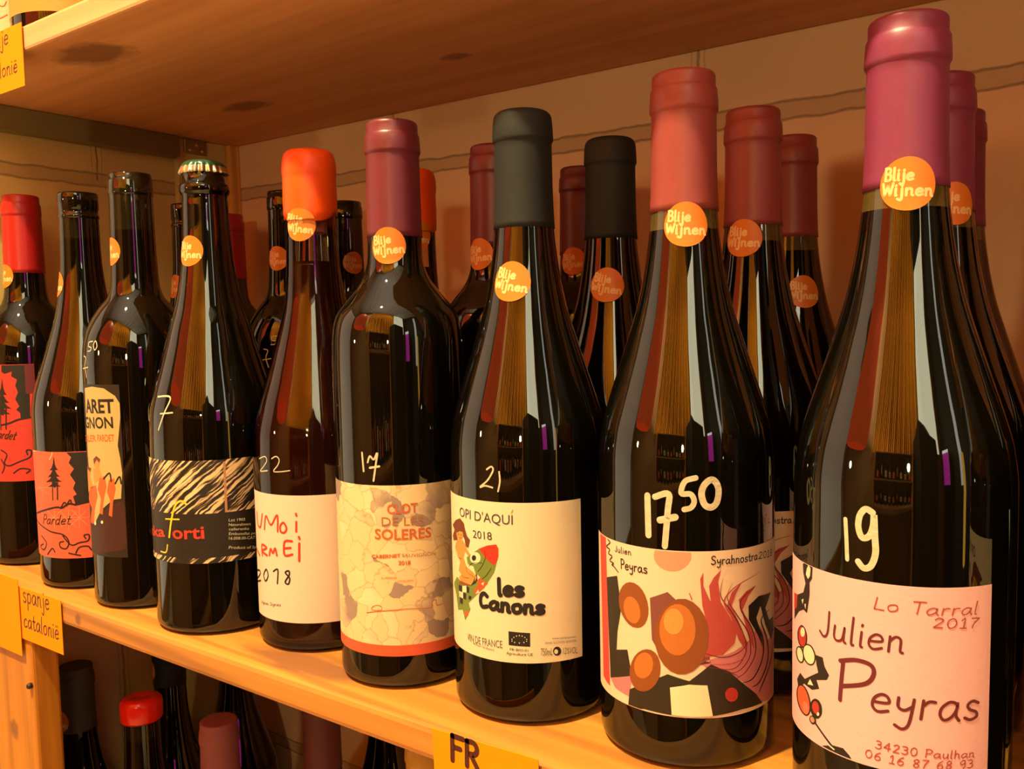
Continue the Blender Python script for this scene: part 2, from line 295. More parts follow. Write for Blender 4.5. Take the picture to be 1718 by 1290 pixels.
def smooth_line(P, n=7):
    if len(P) < 3: return P
    closed = P[0] == P[-1]; out = []
    for i in range(len(P)-1):
        p0 = P[i-1] if i else (P[-2] if closed else P[0]); p1 = P[i]; p2 = P[i+1]; p3 = P[i+2] if i+2 < len(P) else (P[1] if closed else P[-1])
        for k in range(n):
            t = k/n
            out.append(tuple(.5*((2*p1[j])+(-p0[j]+p2[j])*t+(2*p0[j]-5*p1[j]+4*p2[j]-p3[j])*t*t+(-p0[j]+3*p1[j]-3*p2[j]+p3[j])*t**3) for j in (0, 1)))
    out.append(P[-1])
    return out
FONT = {}
def font_mesh(txt, bold):
    key = (txt, bold)
    if key not in FONT:
        c = bpy.data.curves.new('type', 'FONT'); c.body = txt; c.size = 1; c.offset = bold; c.resolution_u = 3
        o = bpy.data.objects.new('type', c); COL.objects.link(o)
        dg = bpy.context.evaluated_depsgraph_get(); me = bpy.data.meshes.new_from_object(o.evaluated_get(dg))
        vs = [(v.co.x, v.co.y) for v in me.vertices]; fs = [tuple(p.vertices) for p in me.polygons]
        bpy.data.objects.remove(o); bpy.data.curves.remove(c); bpy.data.meshes.remove(me)
        x0 = min(v[0] for v in vs); x1 = max(v[0] for v in vs)
        FONT[key] = ([((v[0]-x0)/(x1-x0), v[1]/.7) for v in vs], fs)
    return FONT[key]

class Art:
    """flat printing in millimetres (u along the surface, v up), later laid onto a surface"""
    def __init__(s): s.bm = bmesh.new(); s.mats = []
    def mi(s, m):
        if m not in s.mats: s.mats.append(m)
        return s.mats.index(m)
    def face(s, P, lay, m):
        try: f = s.bm.faces.new([s.bm.verts.new((p[0], p[1], lay)) for p in P]); f.material_index = m
        except ValueError: pass
    def poly(s, P, m, lay):
        mi = s.mi(m)
        for tri in tessellate_polygon([[Vector((p[0], p[1], 0)) for p in P]]): s.face([P[i] for i in tri], lay, mi)
    def stroke(s, P, w, m, lay, taper=0, smooth=True):
        mi = s.mi(m); P = smooth_line(P) if smooth else P
        P = [p for i, p in enumerate(P) if i == 0 or math.dist(p, P[i-1]) > 1e-4]
        if len(P) < 2: return
        n = len(P); L = []; R = []
        for i, p in enumerate(P):
            a = P[max(0, i-1)]; b = P[min(n-1, i+1)]; dx, dy = b[0]-a[0], b[1]-a[1]; l = math.hypot(dx, dy) or 1
            h = w/2*(1 if not taper else max(.12, math.sin(PI*min(1, (i+.4)/n))**.7))
            L.append((p[0]-dy/l*h, p[1]+dx/l*h)); R.append((p[0]+dy/l*h, p[1]-dx/l*h))
        for i in range(n-1): s.face([R[i], R[i+1], L[i+1], L[i]], lay, mi)
        if not taper:
            for p in (P[0], P[-1]): s.face([(p[0]+w/2*math.cos(2*PI*k/12), p[1]+w/2*math.sin(2*PI*k/12)) for k in range(12)], lay+.01, mi)
    def text(s, txt, a, b, h, font, w, m, lay, it=0.):
        dx, dy = b[0]-a[0], b[1]-a[1]
        ex = (dx, dy); l = math.hypot(dx, dy); ey = (-dy/l*h, dx/l*h)
        def T(x, y): return (a[0]+ex[0]*x+ey[0]*y+it*h*y*ex[0]/l, a[1]+ex[1]*x+ey[1]*y+it*h*y*ex[1]/l)
        if font == 'script':
            tot = sum(GL[c][1] for c in txt) + .5*(len(txt)-1); x = 0
            for c in txt:
                g, wd = GL[c]
                for st in g.split(';'):
                    if not st: continue
                    P = [tuple(float(q) for q in pt.split(',')) for pt in st.split()]
                    s.stroke([T((x+px-.8)/(tot-1.6) if tot > 2 else 0, py/9) for px, py in P], w, m, lay)
                x += wd+.5
        else:
            vs, fs = font_mesh(txt, w); mi = s.mi(m)
            for f in fs: s.face([T(*vs[i]) for i in f], lay, mi)
    def run(s, items, lift=0):
        for it in items:
            k, col, lay = it[0], it[1], it[2]+lift
            m = MARK if col == 'chalk' else ink(col)
            if k == 'p': s.poly(it[3], m, lay)
            elif k == 's': s.stroke(it[3], it[4], m, lay, it[5])
            else: s.text(it[3], it[4], it[5], it[6], it[7], it[8], m, lay, it[9])
    def cut(s, step=2.4, both=False):
        bm = s.bm
        for ax in ((0, 1) if both else (0,)):
            c = [v.co[ax] for v in bm.verts]
            if not c: return
            x = math.floor(min(c)/step)*step+step
            while x < max(c):
                co = [0, 0, 0]; no = [0, 0, 0]; co[ax] = x; no[ax] = 1
                bmesh.ops.bisect_plane(bm, geom=bm.verts[:]+bm.edges[:]+bm.faces[:], plane_co=co, plane_no=no, dist=1e-5)
                x += step
    def clip(s, u0, u1, v0, v1):
        for co, no in (((u0, 0, 0), (-1, 0, 0)), ((u1, 0, 0), (1, 0, 0)), ((0, v0, 0), (0, -1, 0)), ((0, v1, 0), (0, 1, 0))):
            bmesh.ops.bisect_plane(s.bm, geom=s.bm.verts[:]+s.bm.edges[:]+s.bm.faces[:], plane_co=co, plane_no=no, clear_outer=True, dist=1e-6)
    def wrap(s, name, Rf, R, parent, base=.00015, th0=0., z0=0., both=False, turn=0.):
        """onto a surface of revolution r = Rf(z); u is arc length at radius R"""
        if turn:
            c, q = math.cos(turn), math.sin(turn)
            for v in s.bm.verts: v.co.x, v.co.y = v.co.x*c-v.co.y*q, v.co.x*q+v.co.y*c
        s.cut(1.6 if both else 2.4, both)
        for v in s.bm.verts:
            z = z0+v.co.y/1000; t = th0+v.co.x/1000/R; r = Rf(z)+base+v.co.z*.00003
            v.co = (r*math.sin(t), -r*math.cos(t), z)
        return obj(name, s.bm, s.mats, parent)
    def flat(s, name, parent, x0, z0, y, lay=.00006):
        for v in s.bm.verts: v.co = (x0+v.co.x/1000, y-lay*(1+v.co.z), z0+v.co.y/1000)
        return obj(name, s.bm, s.mats, parent)

def patch(name, Rf, R, u0, u1, v0, v1, m, parent, base=.0001):
    """a paper label on the body, u/v in mm"""
    bm = bmesh.new(); nu = max(8, int((u1-u0)/1.6)); nv = 6; g = []
    uvl = bm.loops.layers.uv.new('uv')
    for i in range(nu+1):
        u = u0+(u1-u0)*i/nu
        g.append([bm.verts.new(((Rf(v/1000)+base)*math.sin(u/1000/R), -(Rf(v/1000)+base)*math.cos(u/1000/R), v/1000)) for v in [v0+(v1-v0)*j/nv for j in range(nv+1)]])
    for i in range(nu):
        for j in range(nv):
            f = bm.faces.new((g[i][j], g[i+1][j], g[i+1][j+1], g[i][j+1]))
            for lp, (a, b) in zip(f.loops, ((i, j), (i+1, j), (i+1, j+1), (i, j+1))): lp[uvl].uv = ((u0+(u1-u0)*a/nu)/100, (v0+(v1-v0)*b/nv)/100)
    return obj(name, bm, m, parent, True)

ART = {
'pink_label': [
 ('p','ink',1,[(-32.9,98.9),(-29.8,100.5),(-26.0,99.4),(-26.3,94.8),(-27.8,93.0),(-27.7,88.4),(-29.4,80.5),(-32.2,81.0),(-36.3,78.9),(-42.3,73.6),(-41.5,83.4),(-32.4,87.7),(-30.7,91.7),(-32.5,95.5)]),
 ('p','cream',2,[(-29.8,97.7),(-28.6,99.6),(-27.2,98.6),(-27.6,95.5),(-28.9,94.0),(-30.4,95.4)]),
 ('p','cream',2,[(-33.7,84.4),(-32.1,85.3),(-32.8,82.9)]),
 ('p','cream',2,[(-31.4,83.2),(-30.3,84.0),(-30.5,81.8)]),
 ('p','red',2,[(-42.9,84.4),(-38.0,85.2),(-38.7,79.9),(-42.5,77.0)]),
 ('p','ink',2,[(-29.2,71.4),(-29.2,70.2),(-29.4,68.9),(-29.9,67.7),(-30.7,66.7),(-31.6,65.9),(-32.8,65.5),(-34.0,65.3),(-35.2,65.6),(-36.4,66.1),(-37.3,67.0),(-37.8,68.1),(-37.9,69.4),(-37.5,70.7),(-36.7,72.0),(-35.6,73.1),(-34.4,74.0),(-33.2,74.5),(-32.0,74.5),(-31.0,74.2),(-30.2,73.6),(-29.6,72.6)]),
 ('p','red',3,[(-30.1,71.1),(-30.1,70.0),(-30.2,68.9),(-30.6,67.9),(-31.2,67.0),(-31.9,66.4),(-32.7,66.1),(-33.6,66.0),(-34.5,66.3),(-35.4,66.8),(-36.0,67.6),(-36.4,68.6),(-36.5,69.7),(-36.3,70.9),(-35.8,71.9),(-35.0,72.9),(-34.2,73.5),(-33.2,73.9),(-32.4,73.9),(-31.6,73.6),(-30.9,73.0),(-30.4,72.1)]),
 ('p','ink',2,[(-31.5,63.6),(-31.3,62.7),(-31.3,61.8),(-31.6,60.9),(-32.2,60.1),(-33.0,59.4),(-34.0,59.0),(-35.1,58.7),(-36.3,58.7),(-37.5,58.9),(-38.5,59.4),(-39.3,60.0),(-39.7,60.9),(-39.6,61.8),(-39.1,62.8),(-38.2,63.8),(-37.1,64.5),(-35.9,65.1),(-34.8,65.3),(-33.7,65.3),(-32.7,64.9),(-32.0,64.4)]),
 ('p','cream',3,[(-32.5,63.1),(-32.3,62.4),(-32.3,61.7),(-32.5,60.9),(-32.8,60.3),(-33.4,59.8),(-34.0,59.5),(-34.8,59.4),(-35.6,59.4),(-36.5,59.7),(-37.2,60.1),(-37.7,60.7),(-38.1,61.4),(-38.1,62.2),(-37.9,62.9),(-37.3,63.6),(-36.7,64.2),(-35.9,64.5),(-35.0,64.7),(-34.2,64.6),(-33.5,64.3),(-33.0,63.8)]),
 ('p','ink',2,[(-24.1,66.7),(-23.8,65.6),(-23.8,64.4),(-24.1,63.3),(-24.7,62.3),(-25.5,61.5),(-26.6,60.9),(-27.8,60.6),(-29.1,60.6),(-30.4,60.9),(-31.5,61.5),(-32.3,62.4),(-32.8,63.5),(-32.8,64.7),(-32.4,65.9),(-31.5,67.0),(-30.4,67.9),(-29.2,68.5),(-27.9,68.8),(-26.6,68.8),(-25.6,68.4),(-24.7,67.6)]),
 ('p','cream',3,[(-24.8,66.3),(-24.5,65.4),(-24.5,64.4),(-24.7,63.4),(-25.2,62.5),(-25.8,61.9),(-26.7,61.4),(-27.7,61.2),(-28.7,61.2),(-29.8,61.6),(-30.7,62.1),(-31.3,62.9),(-31.7,63.8),(-31.8,64.8),(-31.5,65.9),(-30.9,66.8),(-30.0,67.5),(-29.0,68.0),(-28.0,68.2),(-27.0,68.2),(-26.1,67.8),(-25.3,67.1)]),
 ('p','ink',2,[(-27.1,47.6),(-26.6,46.0),(-26.5,44.4),(-26.8,42.8),(-27.4,41.4),(-28.4,40.3),(-29.6,39.6),(-31.2,39.3),(-32.8,39.4),(-34.6,39.9),(-36.2,40.7),(-37.6,41.9),(-38.5,43.4),(-38.8,45.0),(-38.2,46.7),(-37.1,48.4),(-35.6,49.7),(-33.8,50.6),(-32.1,50.9),(-30.5,50.8),(-29.1,50.1),(-27.9,49.0)]),
 ('p','orange',3,[(-27.9,47.1),(-27.5,45.7),(-27.3,44.2),(-27.5,42.9),(-27.9,41.7),(-28.7,40.7),(-29.7,40.1),(-31.0,39.9),(-32.4,40.1),(-33.8,40.6),(-35.1,41.5),(-36.3,42.6),(-37.0,44.0),(-37.3,45.4),(-37.0,46.9),(-36.2,48.3),(-35.1,49.3),(-33.7,50.0),(-32.3,50.3),(-30.9,50.1),(-29.7,49.4),(-28.7,48.4)]),
 ('p','ink',2,[(-20.3,46.8),(-20.2,45.7),(-20.3,44.6),(-20.7,43.6),(-21.3,42.7),(-22.1,41.9),(-23.0,41.4),(-24.0,41.2),(-25.0,41.4),(-25.8,41.8),(-26.5,42.5),(-26.9,43.4),(-27.0,44.5),(-26.8,45.6),(-26.4,46.7),(-25.6,47.7),(-24.7,48.5),(-23.8,49.0),(-22.8,49.1),(-21.9,49.0),(-21.2,48.5),(-20.6,47.8)]),
 ('p','red',3,[(-21.8,46.5),(-21.7,45.8),(-21.8,45.1),(-22.0,44.4),(-22.3,43.9),(-22.8,43.4),(-23.3,43.1),(-23.9,43.1),(-24.5,43.2),(-25.0,43.5),(-25.3,43.9),(-25.6,44.5),(-25.7,45.2),(-25.6,45.9),(-25.3,46.6),(-24.9,47.2),(-24.4,47.7),(-23.9,48.0),(-23.3,48.0),(-22.8,47.9),(-22.3,47.6),(-22.0,47.1)]),
 ('p','cream',4,[(-30.8,72.5),(-30.9,72.0),(-31.1,71.4),(-31.4,70.9),(-31.8,70.5),(-32.3,70.2),(-32.8,70.0),(-33.3,69.9),(-33.8,70.1),(-34.1,70.3),(-34.4,70.7),(-34.5,71.2),(-34.4,71.8),(-34.2,72.3),(-33.8,72.9),(-33.4,73.3),(-32.9,73.6),(-32.4,73.8),(-31.9,73.9),(-31.5,73.7),(-31.1,73.4),(-30.9,73.0)]),
 ('p','pinkflower',4,[(-27.9,43.9),(-27.8,43.2),(-27.7,42.6),(-27.9,41.9),(-28.2,41.3),(-28.6,40.9),(-29.2,40.5),(-29.8,40.4),(-30.5,40.4),(-31.1,40.6),(-31.7,41.0),(-32.1,41.6),(-32.3,42.2),(-32.3,42.9),(-32.2,43.5),(-31.8,44.1),(-31.3,44.6),(-30.7,45.0),(-30.0,45.1),(-29.4,45.1),(-28.8,44.8),(-28.3,44.4)]),
 ('p','ink',1,[(-24.0,66.1),(-20.1,66.4),(-19.2,63.3),(-17.0,60.6),(-18.0,58.5),(-23.3,56.5),(-21.8,53.6),(-25.9,51.6),(-31.5,51.8),(-36.3,47.2),(-38.1,50.9),(-34.7,54.8),(-30.8,53.9),(-22.4,59.7),(-23.4,62.5)]),
 ('p','cream',2,[(-28.8,52.6),(-27.1,55.4),(-25.1,53.6)]),
 ('p','cream',4,[(-21.6,43.8),(-21.6,43.6),(-21.7,43.4),(-21.8,43.2),(-22.0,43.0),(-22.2,42.9),(-22.4,42.8),(-22.6,42.8),(-22.7,42.8),(-22.9,42.9),(-22.9,43.1),(-23.0,43.3),(-22.9,43.5),(-22.9,43.7),(-22.7,43.9),(-22.6,44.1),(-22.4,44.2),(-22.2,44.3),(-22.0,44.3),(-21.8,44.3),(-21.7,44.2),(-21.6,44.0)]),
 ('p','ink',2,[(-23.5,41.1),(-23.4,40.7),(-23.3,40.2),(-23.4,39.7),(-23.7,39.2),(-24.1,38.8),(-24.6,38.5),(-25.2,38.2),(-25.8,38.1),(-26.3,38.2),(-26.8,38.3),(-27.2,38.6),(-27.4,39.1),(-27.5,39.5),(-27.3,40.1),(-27.0,40.6),(-26.6,41.0),(-26.0,41.4),(-25.5,41.6),(-24.9,41.7),(-24.3,41.7),(-23.9,41.5)]),
 ('p','tan',3,[(-24.4,40.7),(-24.3,40.4),(-24.2,40.1),(-24.3,39.8),(-24.5,39.5),(-24.7,39.2),(-25.0,39.0),(-25.4,38.8),(-25.7,38.8),(-26.1,38.8),(-26.4,39.0),(-26.7,39.2),(-26.8,39.5),(-26.9,39.8),(-26.8,40.1),(-26.6,40.5),(-26.4,40.7),(-26.1,41.0),(-25.7,41.1),(-25.3,41.1),(-25.0,41.1),(-24.7,40.9)]),
 ('s','ink',1,[(-24.6,39.8),(-21.5,37.9),(-18.3,35.8),(-14.6,33.3)],0.9,0),
 ('p','ink',1,[(-22.8,30.4),(-19.1,32.6),(-15.0,34.4),(-10.8,35.0),(-8.3,33.2),(-7.3,31.8),(-6.9,30.5),(-14.1,28.5),(-20.4,28.8)]),
 ('p','cream',2,[(-17.3,34.2),(-14.2,33.2),(-14.6,32.7),(-17.6,33.7)]),
 ('t','redink',3,'Lo Tarral',(-0.1,90.1),(34.6,89.8),4.36,'script',0.45,0.22),
 ('t','redink',3,'2017',(19.2,85.5),(35.2,84.9),3.34,'script',0.45,0.18),
 ('t','wineink',3,'Julien',(-21.5,74.7),(9.3,75.5),9.94,'script',0.93,0.12),
 ('s','wineink',3,[(-12.2,53.0),(-11.7,60.3),(-11.0,67.7)],1.63,0),
 ('s','wineink',3,[(-12.2,67.8),(-6.1,69.8),(-0.9,69.2),(0.1,65.9),(-2.7,61.9),(-11.1,58.6)],1.59,0),
 ('t','wineink',3,'eyras',(-0.4,52.7),(35.6,51.8),12.03,'script',1.11,0.1),
 ('t','redink',3,'34230 Paulhan',(1.0,39.0),(34.9,38.0),2.88,'script',0.39,0.1),
 ('t','redink',3,'06 16 87 68 93',(-2.4,34.7),(34.5,34.2),2.89,'script',0.39,0.1),
],
'price19': [
 ('s','chalk',1,[(-10.8,120.9),(-10.3,113.8),(-9.9,106.2)],1.56,0),
 ('s','chalk',1,[(-1.0,124.6),(-3.4,125.6),(-5.4,123.1),(-5.9,118.8),(-4.5,115.2),(-2.0,116.1),(-0.7,119.9),(-0.5,123.8),(-0.1,116.2),(0.2,110.1),(-1.3,105.4),(-3.8,104.2),(-5.8,106.2)],2.29,0),
],
'picture_label': [
 ('p','redstrip',1,[(-34.4,98.0),(-26.0,97.7),(-23.4,28.3),(-28.0,28.9),(-31.4,29.9)]),
 ('p','salmon',1,[(20.1,95.0),(19.8,93.0),(18.8,91.3),(17.4,89.8),(15.5,88.6),(13.3,87.9),(11.0,87.8),(8.8,88.1),(6.8,89.0),(5.2,90.3),(4.2,91.9),(3.9,93.8),(4.3,95.8),(5.3,97.7),(6.9,99.3),(8.8,100.6),(11.1,101.3),(13.3,101.4),(15.5,101.0),(17.4,100.0),(18.9,98.6),(19.8,96.9)]),
 ('p','rose',1,[(21.6,48.4),(28.4,50.0),(39.3,52.4),(48.1,56.1),(53.3,61.9),(62.0,52.4),(70.6,53.3),(70.4,23.6),(56.3,26.0),(43.4,38.7),(33.6,44.5)]),
 ('p','brick',2,[(23.8,84.8),(25.1,87.6),(25.2,81.8),(28.3,74.9),(27.6,81.7),(29.5,85.1),(32.9,88.4),(31.6,83.3),(32.8,74.6),(37.4,67.3),(40.6,60.9),(39.4,55.9),(33.7,51.4),(25.0,51.0),(21.6,58.7),(26.7,65.5),(24.7,73.3)]),
 ('p','brick',2,[(35.6,72.7),(38.0,78.4),(43.6,82.4),(40.4,78.1),(37.9,72.4),(42.4,63.2),(46.6,54.6),(45.7,51.3),(41.4,57.3)]),
 ('p','brick',2,[(41.4,74.6),(45.8,77.8),(51.7,79.3),(46.9,75.4),(43.5,69.9),(49.3,59.3),(50.8,51.1),(47.5,56.2)]),
 ('s','brick',3,[(54.9,84.7),(43.6,82.0),(37.0,78.5),(34.5,73.6),(40.4,64.4),(44.8,56.7),(45.1,49.7),(38.4,47.3),(28.4,47.9)],0.78,1),
 ('s','wineink',3,[(33.8,84.8),(32.8,77.2),(37.9,69.8),(43.0,61.4),(45.7,52.2),(40.3,45.3),(32.7,45.4)],0.61,1),
 ('s','wineink',3,[(38.6,82.6),(35.8,76.1),(40.9,67.7),(46.9,58.9),(48.0,49.1),(41.3,43.4),(33.6,44.0)],0.52,1),
 ('s','wineink',3,[(51.3,78.9),(43.5,75.1),(42.7,70.1),(49.3,60.2),(51.6,50.0),(45.7,42.6),(39.3,40.3)],0.7,1),
 ('s','ink',3,[(56.5,73.5),(48.1,70.9),(48.7,65.5),(56.4,55.8),(57.2,46.7),(50.5,38.8),(43.4,37.8)],1.06,1),
 ('s','ink',3,[(64.5,66.0),(55.6,63.1),(61.0,52.8),(62.0,43.5),(54.7,35.9),(49.2,34.7)],1.08,1),
 ('s','brick',3,[(19.2,78.8),(20.4,75.8)],0.6,1),
 ('s','ink',3,[(70.6,51.5),(65.8,42.2),(57.2,34.3),(54.0,30.8)],0.98,1),
 ('s','wineink',3,[(25.0,53.1),(33.7,50.5),(42.4,51.9),(47.5,56.2)],0.43,1),
 ('s','wineink',3,[(25.8,46.7),(33.6,45.3),(42.4,40.6)],0.35,1),
 ('p','ink',3,[(65.1,73.0),(53.4,74.1),(46.9,71.1),(47.1,65.0),(53.3,56.6),(57.2,50.3),(55.1,57.9),(51.9,64.8),(54.9,69.4),(59.0,60.4),(65.8,51.3),(70.6,54.2),(69.3,61.0),(63.2,61.0),(59.1,67.5)]),
 ('p','dustybrown',1,[(2.0,75.0),(10.0,78.6),(25.0,65.6),(28.4,48.3),(9.9,45.7),(2.8,56.8)]),
 ('p','olivedark',2,[(-25.4,78.1),(-16.3,81.1),(-13.6,67.2),(-16.5,55.6),(-17.3,47.2),(-10.1,49.4),(-7.5,38.3),(-22.7,32.4)]),
 ('p','rose',1,[(-22.7,32.4),(-7.3,38.4),(-9.0,28.2),(-19.0,29.2)]),
 ('p','amber',3,[(0.8,73.3),(1.3,70.5),(1.2,67.7),(0.5,65.1),(-0.6,63.0),(-2.3,61.4),(-4.3,60.6),(-6.6,60.4),(-8.9,61.0),(-11.2,62.4),(-13.1,64.3),(-14.6,66.8),(-15.2,69.5),(-15.1,72.4),(-14.2,75.2),(-12.5,77.5),(-10.5,79.2),(-8.2,80.1),(-5.8,80.2),(-3.6,79.5),(-1.7,78.0),(-0.2,75.8)]),
 ('p','amberlight',4,[(-3.0,69.7),(-2.7,68.0),(-2.7,66.4),(-3.1,64.9),(-3.8,63.6),(-4.7,62.7),(-5.9,62.2),(-7.2,62.1),(-8.5,62.5),(-9.8,63.3),(-10.8,64.5),(-11.6,66.0),(-12.0,67.6),(-11.9,69.3),(-11.5,70.9),(-10.7,72.2),(-9.6,73.2),(-8.3,73.7),(-7.0,73.8),(-5.7,73.3),(-4.5,72.5),(-3.6,71.2)]),
 ('p','olivedark',3,[(-10.1,22.8),(-8.9,31.8),(1.8,38.2),(9.8,42.7),(19.1,40.5),(28.4,47.9),(37.4,43.3),(43.4,38.0),(52.1,30.9),(56.8,25.6),(43.4,26.2),(29.6,25.2),(10.6,24.9),(-1.1,25.1)]),
 ('p','amber',4,[(27.5,59.9),(27.0,55.3),(25.6,51.1),(23.5,47.5),(20.7,44.9),(17.6,43.5),(14.3,43.2),(11.1,44.2),(8.3,46.4),(6.0,49.6),(4.6,53.7),(4.1,58.4),(4.6,63.1),(6.1,67.7),(8.4,71.5),(11.2,74.4),(14.4,76.0),(17.7,76.2),(20.8,74.9),(23.5,72.4),(25.7,68.9),(27.1,64.6)]),
 ('p','amberlight',5,[(21.8,63.0),(21.5,59.9),(20.6,56.9),(19.1,54.5),(17.3,52.7),(15.2,51.6),(13.0,51.4),(10.9,52.1),(9.0,53.6),(7.5,55.8),(6.6,58.6),(6.3,61.7),(6.6,65.0),(7.6,68.0),(9.1,70.6),(11.0,72.5),(13.1,73.6),(15.3,73.8),(17.4,73.0),(19.2,71.4),(20.6,69.0),(21.5,66.1)]),
 ('p','amberpale',6,[(16.7,66.4),(16.5,64.8),(16.0,63.3),(15.2,62.0),(14.2,61.1),(13.1,60.5),(11.9,60.4),(10.7,60.8),(9.7,61.5),(8.9,62.6),(8.4,64.1),(8.2,65.6),(8.4,67.3),(8.9,68.8),(9.7,70.1),(10.7,71.1),(11.9,71.7),(13.1,71.8),(14.3,71.4),(15.2,70.6),(16.0,69.5),(16.5,68.0)]),
 ('p','amber',5,[(6.5,42.7),(5.8,40.0),(4.5,37.5),(2.8,35.4),(0.8,33.8),(-1.4,32.8),(-3.5,32.6),(-5.6,33.1),(-7.2,34.4),(-8.4,36.3),(-8.8,38.8),(-8.6,41.6),(-7.6,44.5),(-6.1,47.3),(-4.1,49.6),(-2.0,51.2),(0.2,52.1),(2.3,52.2),(4.1,51.5),(5.5,50.0),(6.4,47.9),(6.7,45.4)]),
 ('p','amberlight',6,[(3.2,44.8),(2.8,43.1),(2.0,41.6),(0.9,40.2),(-0.4,39.2),(-1.7,38.7),(-3.1,38.5),(-4.3,38.9),(-5.3,39.7),(-5.9,40.9),(-6.2,42.4),(-6.1,44.1),(-5.5,45.8),(-4.6,47.5),(-3.4,48.9),(-2.1,49.9),(-0.7,50.5),(0.5,50.5),(1.7,50.1),(2.6,49.2),(3.1,48.0),(3.4,46.4)]),
 ('p','shirt',5,[(10.8,37.0),(19.1,39.0),(26.8,38.7),(29.2,25.1),(20.3,24.9),(11.5,25.0)]),
 ('p','red',5,[(41.2,33.1),(41.1,32.3),(40.7,31.5),(40.1,31.0),(39.3,30.6),(38.4,30.5),(37.5,30.6),(36.6,31.0),(35.9,31.6),(35.3,32.3),(34.9,33.2),(34.8,34.1),(34.9,35.0),(35.3,35.7),(35.9,36.3),(36.6,36.7),(37.5,36.8),(38.4,36.7),(39.3,36.3),(40.1,35.7),(40.7,34.9),(41.1,34.0)]),
 ('t','ink',3,'Julien',(-17.6,91.8),(-7.4,92.2),2.66,'script',0.35,0),
 ('t','ink',3,'Peyras',(-13.4,85.1),(0.7,85.5),4.21,'script',0.53,0),
 ('t','ink',3,'Syrahnostra',(28.7,90.9),(52.3,90.4),3.58,'script',0.51,0),
 ('t','ink',3,'2018',(53.4,90.5),(66.3,89.2),2.81,'script',0.44,0),
 ('s','ink',3,[(-23.9,95.8),(-21.7,94.9),(-25.2,92.3),(-22.1,91.7),(-23.2,89.6),(-20.0,89.0),(-22.1,86.7),(-18.8,86.1),(-20.4,85.1),(-18.5,84.7),(-15.5,82.9)],0.54,0),
],
'price1750': [
 ('s','chalk',1,[(1.1,119.3),(1.5,102.3)],2.88,0),
 ('s','chalk',1,[(4.6,119.1),(10.6,120.7),(10.2,113.3),(8.9,98.3)],2.68,0),
 ('s','chalk',1,[(6.8,109.3),(13.4,111.0)],2.99,0),
 ('s','chalk',1,[(22.1,127.8),(17.6,126.3),(16.0,121.3),(19.9,120.9),(21.4,118.0),(20.1,115.3),(17.2,114.4)],2.34,0),
 ('s','chalk',1,[(28.5,126.9),(25.6,124.6),(24.5,120.7),(25.9,116.4),(28.7,115.3),(31.1,117.4),(31.9,122.1),(30.8,125.6),(28.5,126.9)],2.82,0),
],
'cream_label': [
 ('p','fishgreen',1,[(-10.9,79.4),(-2.0,85.2),(3.3,87.5),(8.4,88.4),(9.3,83.4),(6.7,74.7),(0.9,66.5),(-6.4,60.0),(-10.1,56.8),(-8.8,53.8),(-13.5,47.1),(-15.9,52.0),(-21.3,50.2),(-23.6,57.5),(-28.0,61.9),(-21.7,67.2),(-15.4,65.5),(-7.8,67.0),(-3.8,71.1),(-5.9,76.0),(-10.1,76.3)]),
 ('p','nosered',2,[(-2.0,85.2),(3.3,87.6),(8.1,88.6),(9.3,86.6),(8.8,81.3),(6.7,78.2),(2.8,80.6)]),
 ('p','cream',3,[(-0.9,80.9),(-1.0,80.1),(-1.5,79.3),(-2.1,78.6),(-2.9,78.0),(-3.9,77.6),(-4.9,77.4),(-5.9,77.5),(-6.8,77.8),(-7.5,78.2),(-8.0,78.9),(-8.1,79.7),(-7.9,80.6),(-7.4,81.4),(-6.7,82.2),(-5.8,82.8),(-4.8,83.2),(-3.7,83.3),(-2.8,83.3),(-2.0,82.9),(-1.4,82.4),(-1.0,81.7)]),
 ('p','ink',4,[(-3.7,80.5),(-3.8,80.1),(-4.0,79.7),(-4.3,79.3),(-4.6,79.1),(-5.0,78.9),(-5.5,78.8),(-5.9,78.8),(-6.3,79.0),(-6.6,79.2),(-6.7,79.6),(-6.8,79.9),(-6.7,80.4),(-6.5,80.8),(-6.2,81.1),(-5.8,81.4),(-5.4,81.6),(-5.0,81.6),(-4.6,81.6),(-4.2,81.5),(-3.9,81.2),(-3.8,80.9)]),
 ('p','mouthred',2,[(-3.8,73.0),(1.0,69.7),(3.3,69.2),(-4.0,62.2),(-6.3,63.0),(-2.9,68.0)]),
 ('p','cream',3,[(-3.3,72.4),(-1.4,71.3),(-3.1,69.7)]),
 ('p','cream',3,[(1.0,69.5),(-0.9,68.3),(0.4,67.5)]),
 ('p','cream',3,[(-4.8,62.5),(-3.0,65.0),(-2.1,63.6)]),
 ('p','ink',2,[(-19.4,63.7),(-15.5,64.0),(-16.0,60.7),(-19.6,60.7)]),
 ('p','ink',2,[(-14.7,61.1),(-11.9,60.9),(-12.4,57.7),(-15.0,57.9)]),
 ('p','ink',2,[(-11.7,65.1),(-9.2,64.6),(-9.6,61.7),(-11.6,61.8)]),
 ('p','ink',2,[(-18.1,57.8),(-15.3,57.6),(-15.6,54.7),(-18.2,54.6)]),
 ('p','ink',2,[(-9.7,60.7),(-7.6,60.6),(-8.4,58.7),(-10.1,58.7)]),
 ('p','cream',2,[(-15.5,64.0),(-11.7,65.1),(-11.6,61.8),(-15.6,60.9)]),
 ('p','cream',2,[(-19.6,60.5),(-14.9,61.0),(-15.0,57.9),(-19.2,57.5)]),
